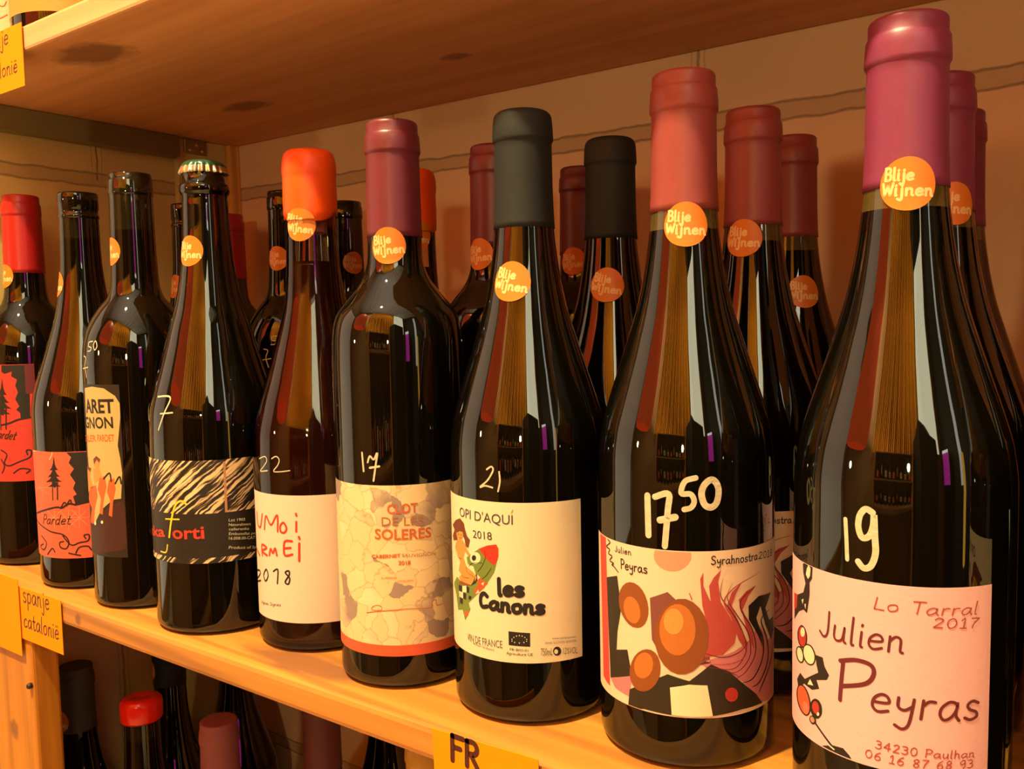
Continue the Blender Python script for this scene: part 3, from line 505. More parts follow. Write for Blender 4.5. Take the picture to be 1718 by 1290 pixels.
 ('p','orange',3,[(-10.5,51.4),(-10.6,51.0),(-10.8,50.6),(-11.1,50.2),(-11.5,49.9),(-12.0,49.6),(-12.5,49.5),(-13.0,49.5),(-13.4,49.6),(-13.7,49.8),(-13.9,50.1),(-14.0,50.5),(-13.9,50.9),(-13.7,51.4),(-13.3,51.8),(-12.9,52.1),(-12.4,52.4),(-11.9,52.5),(-11.4,52.5),(-11.0,52.4),(-10.7,52.1),(-10.5,51.8)]),
 ('p','hairbrown',3,[(-23.8,90.6),(-27.3,92.3),(-21.4,96.0),(-16.0,97.9),(-12.6,96.1),(-11.9,93.8),(-10.2,90.3),(-7.8,88.6),(-9.3,84.4),(-11.5,84.9),(-12.1,87.8),(-13.7,89.9),(-14.8,92.5),(-18.2,92.0),(-21.1,89.0),(-19.5,86.5),(-25.9,84.6),(-27.9,86.6)]),
 ('p','tanskin',4,[(-13.4,90.7),(-13.4,90.0),(-13.7,89.3),(-14.2,88.6),(-14.9,88.0),(-15.8,87.6),(-16.8,87.3),(-17.8,87.2),(-18.9,87.4),(-19.8,87.7),(-20.4,88.2),(-20.8,88.9),(-20.8,89.6),(-20.4,90.4),(-19.7,91.1),(-18.8,91.8),(-17.8,92.2),(-16.7,92.5),(-15.7,92.5),(-14.9,92.3),(-14.2,92.0),(-13.7,91.4)]),
 ('p','hairbrown',5,[(-21.7,91.1),(-17.6,92.6),(-13.2,92.8),(-12.8,91.5),(-16.7,91.4),(-19.9,89.9)]),
 ('p','ink',5,[(-17.5,89.5),(-17.5,89.5),(-17.5,89.4),(-17.7,89.3),(-17.8,89.2),(-17.9,89.2),(-18.1,89.1),(-18.3,89.1),(-18.4,89.1),(-18.5,89.2),(-18.6,89.2),(-18.6,89.3),(-18.6,89.4),(-18.5,89.5),(-18.4,89.6),(-18.2,89.6),(-18.1,89.7),(-17.9,89.7),(-17.8,89.7),(-17.6,89.7),(-17.5,89.7),(-17.5,89.6)]),
 ('p','ink',5,[(-14.7,89.9),(-14.7,89.8),(-14.8,89.7),(-14.8,89.6),(-15.0,89.6),(-15.1,89.5),(-15.2,89.5),(-15.4,89.5),(-15.5,89.5),(-15.6,89.6),(-15.6,89.6),(-15.6,89.7),(-15.6,89.8),(-15.6,89.9),(-15.5,89.9),(-15.3,90.0),(-15.2,90.1),(-15.1,90.1),(-14.9,90.1),(-14.8,90.1),(-14.7,90.0),(-14.7,90.0)]),
 ('s','red',5,[(-17.6,88.0),(-16.4,88.0),(-15.2,88.5)],0.27,0),
 ('p','tanskin',2,[(-21.3,85.3),(-18.4,86.9),(-14.6,87.5),(-12.6,86.4),(-10.4,83.8),(-8.0,81.4),(-9.1,80.4),(-12.3,82.1),(-13.6,78.8),(-11.4,74.9),(-6.0,73.0),(-3.7,70.9),(-4.9,68.7),(-8.1,66.3),(-17.2,66.4),(-19.3,67.4),(-16.2,69.5),(-19.1,71.0),(-17.3,75.8),(-19.9,78.5),(-22.9,81.5)]),
 ('s','hairbrown',4,[(-21.4,84.5),(-23.0,80.0),(-18.8,77.6),(-15.4,77.8)],0.22,0),
 ('s','hairbrown',4,[(-11.4,74.7),(-10.8,72.4),(-7.7,71.4),(-4.9,70.4)],0.22,0),
 ('s','hairbrown',4,[(-16.2,69.5),(-13.2,68.9),(-9.4,69.4)],0.22,0),
 ('p','amber',4,[(-17.2,66.4),(-8.1,66.3),(-11.3,65.2),(-19.4,64.3)]),
 ('s','olivedark',4,[(1.3,85.2),(2.0,81.6),(-0.2,77.0),(-3.0,73.9)],0.23,0),
 ('s','olivedark',4,[(5.1,76.7),(2.6,73.2),(-0.3,70.6)],0.23,0),
 ('s','olivedark',4,[(-9.2,75.4),(-5.9,77.6),(-0.1,78.6)],0.24,0),
 ('s','olivedark',4,[(-21.9,63.6),(-18.0,60.2),(-19.4,53.2)],0.25,0),
 ('p','olivedark',2,[(-3.8,73.0),(-6.1,68.5),(-8.2,65.7),(-4.6,67.7),(-2.8,70.2)]),
 ('t','bluink',3,"OPI D'AQUI",(-16.4,99.1),(16.6,98.6),4.63,'sans',0.0,0),
 ('s','gold',3,[(16.1,104.2),(16.7,105.5)],0.62,0),
 ('t','bluink',3,'2018',(-5.6,90.2),(5.9,90.5),3.82,'sans',0.0,0),
 ('t','ink',3,'les',(9.1,64.2),(20.8,64.4),7.58,'script',2.1,0),
 ('t','ink',3,'Canons',(-1.5,56.9),(30.4,55.7),6.96,'script',2.11,0),
 ('t','greyink',3,'VIN DE FRANCE',(-11.8,37.7),(10.3,38.3),3.67,'sans',0,0),
 ('t','greyink',3,'PRODUIT DE FRANCE',(-7.3,36.8),(5.9,36.1),0.98,'sans',0,0),
 ('p','ink',1,[(13.5,46.9),(24.0,46.4),(23.9,39.7),(13.5,40.1)]),
 ('p','cream',2,[(22.6,43.4),(22.4,43.1),(22.2,43.1),(22.0,43.4),(22.2,43.6),(22.4,43.6)]),
 ('p','cream',2,[(22.5,42.5),(22.4,42.2),(22.1,42.2),(22.0,42.5),(22.1,42.7),(22.4,42.7)]),
 ('p','cream',2,[(21.2,41.8),(21.1,41.5),(20.8,41.5),(20.7,41.8),(20.8,42.1),(21.1,42.1)]),
 ('p','cream',2,[(19.0,41.5),(18.9,41.2),(18.6,41.2),(18.4,41.5),(18.6,41.7),(18.9,41.8)]),
 ('p','cream',2,[(16.7,41.6),(16.6,41.3),(16.3,41.3),(16.2,41.6),(16.3,41.9),(16.6,41.9)]),
 ('p','cream',2,[(15.4,42.2),(15.3,41.9),(15.0,41.9),(14.9,42.2),(15.0,42.4),(15.3,42.5)]),
 ('p','cream',2,[(15.4,43.1),(15.3,42.8),(15.0,42.8),(14.9,43.1),(15.0,43.3),(15.3,43.4)]),
 ('p','cream',2,[(16.4,44.1),(16.2,43.8),(16.0,43.8),(15.8,44.0),(16.0,44.3),(16.2,44.3)]),
 ('p','cream',2,[(17.7,44.8),(17.6,44.5),(17.3,44.5),(17.2,44.8),(17.3,45.0),(17.6,45.1)]),
 ('p','cream',2,[(19.1,45.1),(18.9,44.8),(18.6,44.8),(18.5,45.1),(18.6,45.3),(18.9,45.4)]),
 ('p','cream',2,[(20.4,44.9),(20.2,44.6),(20.0,44.6),(19.8,44.9),(20.0,45.2),(20.2,45.2)]),
 ('p','cream',2,[(21.7,44.3),(21.5,44.0),(21.3,44.0),(21.1,44.2),(21.3,44.5),(21.5,44.5)]),
 ('t','ink',3,'FR-BIO-01',(14.0,37.6),(23.0,37.3),1.17,'sans',0.0,0),
 ('t','ink',3,'Agriculture UE',(12.2,35.5),(25.1,35.2),1.38,'sans',0.0,0),
 ('t','greyink',3,'www.opidaqui.com',(34.5,42.8),(47.3,41.7),0.96,'sans',0,0),
 ('t','greyink',3,'SANS SULFITES AJOUTES',(31.0,40.8),(47.5,39.6),1.06,'sans',0,0),
 ('t','greyink',3,'750mL',(28.8,35.3),(34.6,35.0),3.6,'sans',0,0),
 ('p','ink',1,[(39.1,36.4),(39.0,35.7),(38.8,35.2),(38.3,34.8),(37.8,34.5),(37.3,34.4),(36.7,34.5),(36.1,34.7),(35.6,35.1),(35.2,35.7),(35.0,36.3),(34.9,36.9),(35.0,37.5),(35.3,38.1),(35.7,38.5),(36.2,38.8),(36.7,38.9),(37.3,38.8),(37.9,38.6),(38.4,38.1),(38.8,37.6),(39.0,37.0)]),
 ('p','cream',2,[(37.4,36.4),(37.4,36.1),(37.3,35.8),(37.1,35.5),(36.8,35.4),(36.6,35.3),(36.3,35.4),(36.0,35.5),(35.8,35.7),(35.6,36.0),(35.5,36.3),(35.5,36.6),(35.5,36.9),(35.6,37.2),(35.8,37.5),(36.0,37.6),(36.3,37.7),(36.6,37.6),(36.9,37.5),(37.1,37.3),(37.3,37.0),(37.4,36.7)]),
 ('t','greyink',3,'12%VOL.',(39.9,34.8),(48.2,33.7),3.2,'sans',0,0),
],
'price21': [
 ('s','chalk',1,[(3.7,124.3),(6.2,125.8),(7.1,124.0),(4.0,119.1),(-0.4,115.5),(2.7,116.4),(6.7,115.8)],0.84,0),
 ('s','chalk',1,[(10.3,123.6),(10.6,119.0),(9.6,114.2)],0.83,0),
],
'stone_label': [
 ('t','rust',3,'CLOT',(19.4,95.1),(35.4,95.4),4.92,'sans',0.022,0),
 ('t','rusttan',3,'DE LES',(16.2,88.8),(38.2,88.5),4.67,'sans',0.0,0),
 ('t','rust',3,'SOLERES',(12.2,81.6),(42.4,81.1),5.46,'sans',0.022,0),
 ('t','rust',3,'CABERNET',(10.0,71.2),(25.8,72.0),1.83,'sans',0.03,0),
 ('t','rusttan',3,'SAUVIGNON',(26.3,72.0),(44.5,71.0),1.83,'sans',0.0,0),
 ('t','rust',3,'2018',(24.4,67.9),(30.8,67.8),2.09,'sans',0.03,0),
 ('t','rust',3,'EL PENEDES',(15.3,60.3),(23.4,60.6),1.05,'sans',0,0),
 ('t','rust',3,'CATALUNYA',(23.7,58.5),(32.1,58.6),1.18,'sans',0,0),
 ('s','rust',3,[(5.9,41.4),(14.7,43.1),(25.3,44.0),(30.4,44.1),(41.1,43.2),(41.9,46.0),(44.1,46.9),(44.8,43.8),(48.7,43.9)],0.4,0),
 ('s','rust',3,[(9.0,43.4),(10.6,45.6),(14.1,45.8),(14.5,43.6),(9.0,43.4)],0.33,0),
],
'price17': [
 ('s','chalk',1,[(6.0,127.0),(6.7,117.2)],1.04,0),
 ('s','chalk',1,[(9.3,122.0),(10.7,125.3),(12.9,123.7),(14.9,127.1),(13.9,120.9),(12.4,112.4)],1.03,0),
 ('s','chalk',1,[(10.5,119.2),(15.8,120.1)],1.16,0),
],
'note_label': [
 ('s','marker',2,[(-15.5,81.6),(-14.6,74.4),(-10.3,73.4),(-7.3,81.6)],1.35,0),
 ('s','marker',2,[(-5.3,72.7),(-3.2,81.1),(1.3,76.2),(6.6,82.6),(6.5,72.8)],1.31,0),
 ('s','marker',2,[(10.9,78.4),(8.6,76.2),(8.8,73.0),(11.3,72.5),(12.9,75.2),(10.9,78.4)],1.3,0),
 ('s','marker',2,[(19.3,79.3),(19.0,73.5)],1.29,0),
 ('s','marker',2,[(19.2,84.1),(19.6,82.8)],1.29,0),
 ('s','marker',2,[(-21.3,58.9),(-13.4,55.3)],1.51,0),
 ('s','marker',2,[(-9.2,56.1),(-9.3,62.5),(-3.7,61.7),(-9.0,58.8),(-3.5,57.1)],1.47,0),
 ('s','marker',2,[(-1.3,57.5),(0.2,61.6),(2.0,59.3),(4.0,62.4),(5.2,58.3)],1.45,0),
 ('s','marker',2,[(16.1,67.6),(11.3,67.0),(11.0,59.1),(16.0,59.7)],1.44,0),
 ('s','marker',2,[(11.2,63.1),(15.0,63.6)],1.43,0),
 ('s','marker',2,[(20.6,66.4),(20.2,55.9)],1.43,0),
 ('s','marker',2,[(20.5,70.3),(20.9,69.1)],1.42,0),
 ('s','ink',2,[(-20.2,44.5),(-14.4,45.6),(-14.8,42.9),(-26.0,36.1),(-13.4,39.7)],1.11,0),
 ('s','ink',2,[(-5.0,48.3),(-8.4,44.3),(-6.5,40.9),(-3.4,44.6),(-5.0,48.3)],1.08,0),
 ('s','ink',2,[(1.8,48.2),(5.5,49.7),(4.7,41.2)],1.05,0),
 ('s','ink',2,[(13.3,49.7),(10.9,48.5),(13.7,45.4),(12.7,41.8),(10.6,42.9),(13.5,47.3),(13.3,49.7)],1.05,0),
 ('t','greyink',3,'Vignes Signes',(-13.3,25.7),(6.5,27.8),1.88,'script',0.27,0.3),
],
'price22': [
 ('s','chalk',1,[(-8.7,114.9),(-2.5,116.8),(-0.6,114.4),(-4.1,110.5),(-7.6,107.6),(-0.1,108.6)],0.66,0),
 ('s','chalk',1,[(3.7,116.0),(7.2,117.5),(9.4,115.6),(8.3,112.4),(5.1,108.7),(9.7,108.6),(16.3,109.5)],0.64,0),
],
'branch_label': [
 ('t','marker',3,'nka',(-22.7,59.6),(2.4,62.7),6.56,'sans',0.02,0),
 ('t','marker',3,'orti',(9.1,62.2),(30.7,62.6),7.96,'sans',0.02,0),
 ('s','yellow',4,[(20.4,84.1),(16.8,86.2),(12.3,83.3),(8.6,73.4),(6.1,62.7)],1.37,0),
 ('s','yellow',4,[(3.8,74.1),(14.6,74.6)],0.96,0),
 ('s','yellow',4,[(4.2,57.5),(2.4,52.7),(-3.3,52.3)],0.98,0),
 ('t','cream',3,'Lot 1903',(45.4,72.0),(55.6,71.1),1.79,'sans',0.0,0),
 ('t','cream',3,'Naturalment',(45.3,69.1),(59.5,67.5),1.8,'sans',0.0,0),
 ('t','cream',3,'celleronka',(45.2,66.3),(58.0,64.8),1.79,'sans',0.0,0),
 ('t','cream',3,'Embotellat per',(45.1,63.4),(63.6,60.8),1.8,'sans',0.0,0),
 ('t','cream',3,'16.008.00-CAT',(45.0,60.5),(61.9,58.2),1.8,'sans',0.0,0),
 ('t','cream',3,'Product of Spain',(44.7,54.7),(66.2,51.3),1.8,'sans',0.0,0),
],
'price_17': [
 ('s','chalk',1,[(-4.0,150.6),(9.1,150.7),(6.0,141.6),(0.0,130.2)],1.07,0),
 ('s','chalk',1,[(1.9,140.3),(12.5,141.3)],0.93,0),
 ('s','chalk',1,[(-23.1,145.4),(-15.0,134.9)],0.96,0),
],
'dancer_label': [
 ('p','sand',1,[(-8.8,153.1),(2.8,154.6),(13.5,153.5),(21.4,148.4),(24.5,142.9),(24.2,133.4),(21.5,114.5),(22.9,105.0),(23.6,95.5),(21.9,78.0),(16.0,77.2),(5.5,69.4),(-3.6,58.6),(-7.1,63.0),(-10.6,109.7)]),
 ('t','ink',3,'ARET',(-7.6,136.5),(20.4,137.0),9.16,'sans',0.03,0),
 ('t','ink',3,'IGNON',(-12.8,125.4),(19.2,126.6),7.62,'sans',0.02,0),
 ('t','rust',3,'PARDET',(5.5,117.1),(19.4,117.4),4.76,'sans',0.01,0),
 ('t','rust',3,'CELLER',(-18.1,115.1),(4.1,117.0),4.53,'sans',0.01,0),
 ('p','rust',2,[(5.4,91.9),(10.5,93.4),(11.4,85.8),(8.2,76.0),(6.6,66.2),(3.3,67.2),(5.7,77.4),(2.7,83.6)]),
 ('p','tanskin',3,[(6.4,102.3),(6.2,101.3),(5.8,100.4),(5.2,99.6),(4.4,99.0),(3.5,98.7),(2.5,98.6),(1.6,98.8),(0.7,99.3),(0.1,100.0),(-0.3,100.9),(-0.4,101.9),(-0.1,102.9),(0.5,103.8),(1.2,104.6),(2.2,105.3),(3.1,105.6),(4.1,105.7),(4.9,105.4),(5.6,104.9),(6.1,104.2),(6.4,103.3)]),
 ('p','hairbrown',4,[(-0.7,104.2),(3.2,106.9),(7.3,104.8),(5.8,102.3),(3.5,104.5),(0.4,100.8)]),
 ('p','tanskin',2,[(-1.4,97.7),(5.5,99.2),(8.5,92.1),(-1.0,86.8)]),
 ('p','rust',2,[(-7.6,84.1),(1.0,86.4),(2.3,78.8),(-2.4,68.5),(-5.2,58.4),(-13.6,58.3),(-7.0,69.5),(-18.1,74.3)]),
 ('p','tanskin',3,[(-5.4,94.9),(-5.8,93.9),(-6.6,92.8),(-8.0,91.9),(-9.9,91.1),(-12.9,90.4),(-18.1,89.7),(-18.2,90.0),(-17.8,90.7),(-17.9,91.5),(-18.0,92.4),(-18.2,93.4),(-17.8,94.4),(-18.0,95.3),(-18.1,96.1),(-18.1,96.6),(-14.5,97.3),(-10.8,97.8),(-8.6,97.8),(-7.0,97.4),(-6.0,96.8),(-5.5,95.9)]),
 ('p','hairbrown',4,[(-18.0,95.9),(-14.0,98.7),(-3.9,97.5),(-6.8,94.8),(-12.7,96.5),(-18.0,92.2)]),
 ('p','tanskin',2,[(-18.1,89.3),(-7.3,91.6),(-1.9,84.8),(-17.8,78.2)]),
 ('p','rust',2,[(13.6,90.7),(17.8,92.0),(18.5,84.4),(15.9,74.8),(14.6,65.1),(12.0,66.3),(13.8,76.3),(11.6,82.6)]),
 ('s','ink',3,[(9.3,91.3),(14.4,95.5),(15.4,89.9)],1.12,0),
 ('s','ink',3,[(18.4,88.4),(21.6,93.1),(22.6,88.3)],1.11,0),
 ('p','winebrown',1,[(-3.3,37.4),(-1.8,55.6),(12.1,73.0),(22.7,76.4),(26.7,63.5),(26.3,50.6),(22.5,42.7)]),
 ('p','cream',4,[(6.7,61.1),(6.6,60.8),(6.5,60.5),(6.2,60.2),(5.9,60.0),(5.6,59.9),(5.3,59.8),(4.9,59.9),(4.7,60.1),(4.5,60.3),(4.3,60.6),(4.3,60.9),(4.4,61.2),(4.6,61.5),(4.8,61.8),(5.1,62.0),(5.4,62.1),(5.8,62.1),(6.1,62.1),(6.4,61.9),(6.6,61.7),(6.7,61.4)]),
 ('p','cream',4,[(-1.4,59.6),(-1.5,59.1),(-1.7,58.7),(-2.0,58.4),(-2.3,58.1),(-2.7,57.9),(-3.1,57.9),(-3.5,57.9),(-3.9,58.1),(-4.1,58.4),(-4.3,58.8),(-4.3,59.2),(-4.1,59.6),(-3.9,60.0),(-3.6,60.4),(-3.2,60.7),(-2.8,60.8),(-2.4,60.9),(-2.0,60.8),(-1.7,60.6),(-1.5,60.3),(-1.4,60.0)]),
],
'price750': [
 ('s','chalk',1,[(3.6,185.4),(-0.7,184.7),(-0.7,182.0),(2.5,181.2),(1.6,179.0),(-1.7,178.7)],0.75,0),
 ('s','chalk',1,[(6.7,185.7),(4.9,182.9),(6.5,179.5),(8.5,182.2),(6.7,185.7)],0.75,0),
 ('s','chalk',1,[(-8.1,175.2),(-4.3,174.0),(-6.1,168.2),(-3.9,160.7)],0.89,0),
 ('s','chalk',1,[(-10.9,166.5),(-1.4,167.7)],0.76,0),
],
'tree_label': [
 ('p','ink',1,[(25.6,103.3),(39.5,103.9),(40.1,65.4),(30.2,63.5),(28.6,70.5),(31.2,72.1),(28.9,76.5),(30.7,80.8),(27.3,86.9),(30.3,91.1),(26.9,95.6),(28.8,99.8)]),
 ('s','cream',2,[(-14.4,102.3),(7.7,104.5),(14.4,103.3),(11.9,98.1)],0.52,0),
 ('p','ink',3,[(15.7,101.3),(16.4,94.8),(17.0,92.4),(15.7,92.5),(15.2,90.4),(14.9,92.3),(13.6,91.8),(14.7,95.3)]),
 ('p','ink',3,[(15.5,97.0),(17.3,92.2),(18.8,90.4),(16.0,90.5),(15.2,88.9),(14.1,90.3),(11.4,89.9),(13.5,92.4)]),
 ('p','ink',3,[(15.2,92.1),(17.9,87.2),(20.0,85.5),(16.0,85.6),(14.8,84.0),(13.3,85.3),(9.1,84.8),(12.3,87.4)]),
 ('p','ink',3,[(14.9,87.8),(18.5,83.3),(21.3,81.7),(16.1,81.8),(14.6,80.3),(12.5,81.5),(6.7,80.9),(11.1,83.4)]),
 ('p','ink',3,[(15.2,82.9),(18.2,79.3),(20.5,78.1),(16.3,78.1),(15.1,77.0),(13.4,77.9),(8.9,77.5),(12.3,79.4)]),
 ('s','ink',3,[(13.4,83.2),(12.7,67.9)],0.87,0),
 ('s','ink',3,[(17.6,81.9),(16.8,68.4)],1.04,0),
 ('s','ink',3,[(-12.2,55.2),(13.8,62.2),(19.7,62.0),(25.2,65.1),(30.2,64.2)],1.39,0),
 ('s','ink',3,[(19.4,62.8),(22.2,66.3),(23.8,63.7)],1.04,0),
 ('s','ink',3,[(23.8,64.4),(26.4,68.0),(27.3,65.0)],1.04,0),
 ('t','ink',3,'Pardet',(0.4,49.2),(24.8,49.8),6.97,'script',0.7,0.35),
 ('s','ink',3,[(-14.5,49.8),(-0.6,46.7),(9.2,43.8),(19.5,42.0),(23.7,36.8),(21.6,31.6),(17.0,32.4),(16.6,35.9),(19.7,36.8)],1.04,0),
 ('s','ink',3,[(19.4,41.1),(25.3,34.2),(31.2,35.7),(37.1,36.9),(37.8,41.2),(34.6,41.0),(35.6,38.5)],1.04,0),
 ('s','ink',3,[(28.3,28.0),(31.0,32.2),(36.6,32.6),(38.8,29.8)],1.04,0),
 ('s','ink',3,[(-3.5,39.2),(3.1,34.8),(-0.8,29.0),(-7.2,30.6),(-1.4,33.3)],1.08,0),
 ('s','ink',3,[(3.8,26.1),(9.4,31.1),(11.6,28.6)],1.06,0),
 ('s','ink',3,[(23.2,28.1),(26.6,27.2),(31.5,26.0)],1.05,0),
 ('s','salmonline',2,[(24.5,55.0),(39.4,54.2)],0.38,0),
 ('s','salmonline',2,[(27.1,60.6),(37.0,48.7)],0.38,0),
 ('s','salmonline',2,[(32.5,62.7),(31.7,46.8)],0.38,0),
 ('s','salmonline',2,[(37.6,60.0),(26.5,49.3)],0.38,0),
 ('s','salmonline',2,[(1.5,53.9),(22.2,55.1)],0.38,0),
 ('s','salmonline',2,[(6.0,60.1),(19.5,49.4)],0.38,0),
 ('s','salmonline',2,[(13.9,62.9),(12.8,46.8)],0.38,0),
 ('s','salmonline',2,[(20.1,60.7),(5.1,48.6)],0.39,0),
 ('s','salmonline',2,[(-17.5,74.5),(14.0,77.4)],0.38,0),
 ('s','salmonline',2,[(-13.1,80.6),(10.6,71.7)],0.38,0),
 ('s','salmonline',2,[(3.3,84.8),(1.7,68.6)],0.39,0),
 ('s','salmonline',2,[(11.4,83.0),(-17.5,68.5)],0.39,0),
 ('s','salmonline',2,[(16.1,53.2),(32.2,53.0)],0.38,0),
 ('s','salmonline',2,[(19.1,58.9),(29.7,47.5)],0.38,0),
 ('s','salmonline',2,[(25.0,61.3),(24.2,45.3)],0.38,0),
 ('s','salmonline',2,[(30.3,58.7),(18.4,47.6)],0.38,0),
],
'tree_label_tall': [
 ('p','ink',1,[(20.3,166.9),(30.1,166.7),(40.7,166.3),(39.7,121.8),(32.6,120.7),(32.6,126.4),(29.7,129.3),(32.2,132.1),(29.5,137.8),(31.8,143.4),(30.1,149.1),(31.7,153.7),(27.4,156.6),(28.3,160.4),(22.4,158.6),(19.8,160.2)]),
 ('p','ink',3,[(20.1,155.1),(20.8,147.1),(21.4,144.0),(19.9,144.3),(19.4,141.5),(19.0,144.0),(17.6,143.4),(18.8,147.8)]),
 ('p','ink',3,[(19.7,149.8),(21.8,143.7),(23.4,141.5),(20.2,141.7),(19.3,139.7),(18.1,141.5),(15.0,141.1),(17.4,144.2)]),
 ('p','ink',3,[(19.3,143.5),(22.4,137.5),(24.8,135.2),(20.2,135.4),(18.8,133.5),(17.1,135.3),(12.3,134.8),(16.0,138.0)]),
 ('p','ink',3,[(19.0,138.2),(23.1,132.5),(26.2,130.4),(20.3,130.6),(18.5,128.8),(16.1,130.5),(9.5,130.0),(14.6,132.9)]),
 ('p','ink',3,[(19.3,131.9),(22.7,127.4),(25.3,125.8),(20.4,126.0),(19.0,124.7),(17.1,125.9),(12.0,125.6),(15.9,127.8)]),
 ('s','ink',3,[(17.2,132.6),(16.3,113.2)],0.95,0),
 ('s','ink',3,[(22.0,130.8),(20.9,113.8)],1.13,0),
 ('s','ink',3,[(16.9,116.9),(23.7,118.4),(31.0,121.2),(39.7,122.6)],1.51,0),
 ('t','ink',3,'Pardet',(9.6,106.8),(26.9,104.9),7.18,'script',0.76,0.35),
 ('s','ink',3,[(15.4,96.5),(20.2,92.7),(17.7,86.1),(21.5,83.6),(29.9,86.8),(37.7,90.1),(38.8,95.3),(35.5,95.6),(36.1,92.1)],1.14,0),
 ('s','ink',3,[(24.9,77.4),(30.5,81.0),(37.2,79.6),(34.5,77.0)],1.14,0),
 ('s','ink',3,[(14.9,88.9),(17.5,83.2),(14.9,77.5)],1.14,0),
],
'price9': [
 ('s','chalk',1,[(42.1,133.4),(41.4,129.7),(42.9,128.6),(43.2,132.4),(42.1,133.4)],0.94,0),
 ('s','chalk',1,[(43.1,130.5),(41.9,122.4)],0.95,0),
],
}


# ------------------------------------------------------------------ bottle shapes (z, r) in metres
BURG = [(.0, .0398), (.10, .0400), (.130, .0398), (.1445, .0382), (.1545, .0356), (.1685, .0312), (.184, .0262), (.2025, .0208), (.2225, .0170), (.2415, .0149), (.2600, .0142), (.300, .0138)]
BURG_HIGH = [(.0, .0412), (.11, .0413), (.138, .0405), (.1515, .0378), (.1665, .0335), (.1826, .0288), (.1960, .0252), (.2095, .0212), (.2245, .0182), (.2417, .0160), (.2600, .0147), (.300, .0138)]
BURG_SLIM = [(.0, .0400), (.10, .0400), (.127, .0392), (.146, .0352), (.162, .0302), (.1816, .0244), (.197, .0200), (.2107, .0172), (.2361, .0155), (.2650, .0148), (.300, .0143)]
BORD = [(.0, .0362), (.165, .0362), (.183, .0359), (.1915, .0351), (.1992, .0331), (.2080, .0267), (.2176, .0192), (.2225, .0168), (.2285, .0153), (.2415, .0147), (.270, .0142), (.305, .0138)]
BORD_SOFT = [(.0, .0370), (.165, .0370), (.180, .0362), (.1890, .0345), (.1975, .0312), (.2095, .0238), (.2160, .0186), (.2240, .0163), (.2361, .0154), (.265, .0147), (.305, .0140)]

def body_profile(tab, top, lip=None):
    f, pts = smooth_curve(tab, .0045, top, 90)
    base = [(tab[0][1]-.0075, .0), (tab[0][1]-.0042, .0003), (tab[0][1]-.0018, .0014), (tab[0][1]-.0004, .003)]
    prof = base+[p for p in pts if lip is None or p[1] < lip[0][1]]
    if lip: prof += lip
    return f, prof

def capsule_profile(Rn, z0, top, ring=True, soft=.0022, flare=.0005):
    """foil capsule from its cut edge z0 to the top: skirt, ring with its step, crown"""
    k = .00045
    f = lambda z: Rn(z)+k
    zr = top-.0172 if ring else top-.015
    P = [(f(z0)-.0004, z0), (f(z0)+.00005, z0+.0001)]
    n = 14
    for i in range(1, n+1):
        z = z0+(zr-.0012-z0)*i/n; P.append((f(z), z))
    rr = .01495
    P += [(rr-.0003, zr-.0004), (rr+.0002, zr+.0004), (rr+.0003, zr+.0016), (rr+.0001, zr+.006), (rr-.0001, zr+.0092)]
    if ring: P += [(rr-.0006, zr+.0103), (rr-.0009, zr+.0108)]
    e = rr-(.0009 if ring else .0003)
    for i in range(7):
        t = PI/2*i/6; P.append((e-soft+soft*math.cos(t), top-soft+soft*math.sin(t)))
    P += [(e-soft-.002, top-.0001), (.001, top-.0003)]
    return P

CAPRF = lambda Rn: (lambda z: Rn(z)+.0006)
STICK = mat('orange_sticker', (206, 108, 22), .45)
STICKRIM = mat('sticker_rim', (252, 190, 110), .45)
STICKTXT = mat('sticker_print', (224, 178, 120), .5)
def sticker(parent, Rf, th, z, turn=-.05):
    R = Rf(z); D = 9.8
    a = Art(); a.poly([(D*math.cos(2*PI*i/48), D*math.sin(2*PI*i/48)) for i in range(48)], STICK, 0)
    o = a.wrap('sticker', Rf, R, parent, .00015, th, z, True); tag(o, 'round orange shop sticker')
    for p in o.data.polygons: p.use_smooth = True
    t = Art()
    t.text('Blije', (-7.9, 1.3), (1.5, 1.3), 4.4, 'script', 1.0, STICKTXT, 1); t.text('Wijnen', (-8.3, -4.2), (8.3, -4.3), 4.4, 'script', 1.0, STICKTXT, 1)
    t.wrap('lettering', Rf, R, o, .00019, th, z, True, turn)
    return o

def bottle(name, loc, label, group, tab, top, glassmat, lip=None, rz=0):
    r = empty(name, loc, rz); tag(r, label, 'wine bottle', group)
    f, prof = body_profile(tab, top, lip)
    g = obj('glass_body', lathe_bm(prof, 96), glassmat, r, True)
    return r, f
def price(r, key, Rf, R): 
    a = Art(); a.run(ART[key]); return tag(a.wrap('price_marking', Rf, R, r, .00012, both=True), 'hand painted white price')
def printed(lab, key, Rf, R, ext, base=.00015):
    a = Art(); t = Art(); items = ART[key]
    a.run([i for i in items if i[0] != 't']); t.run([i for i in items if i[0] == 't'])
    u0, u1, v0, v1 = ext
    if a.mats: a.clip(u0, u1, v0, v1); a.wrap('label_print', Rf, R, lab, base)
    if t.mats: t.clip(u0, u1, v0, v1); t.wrap('lettering', Rf, R, lab, base+.00002)

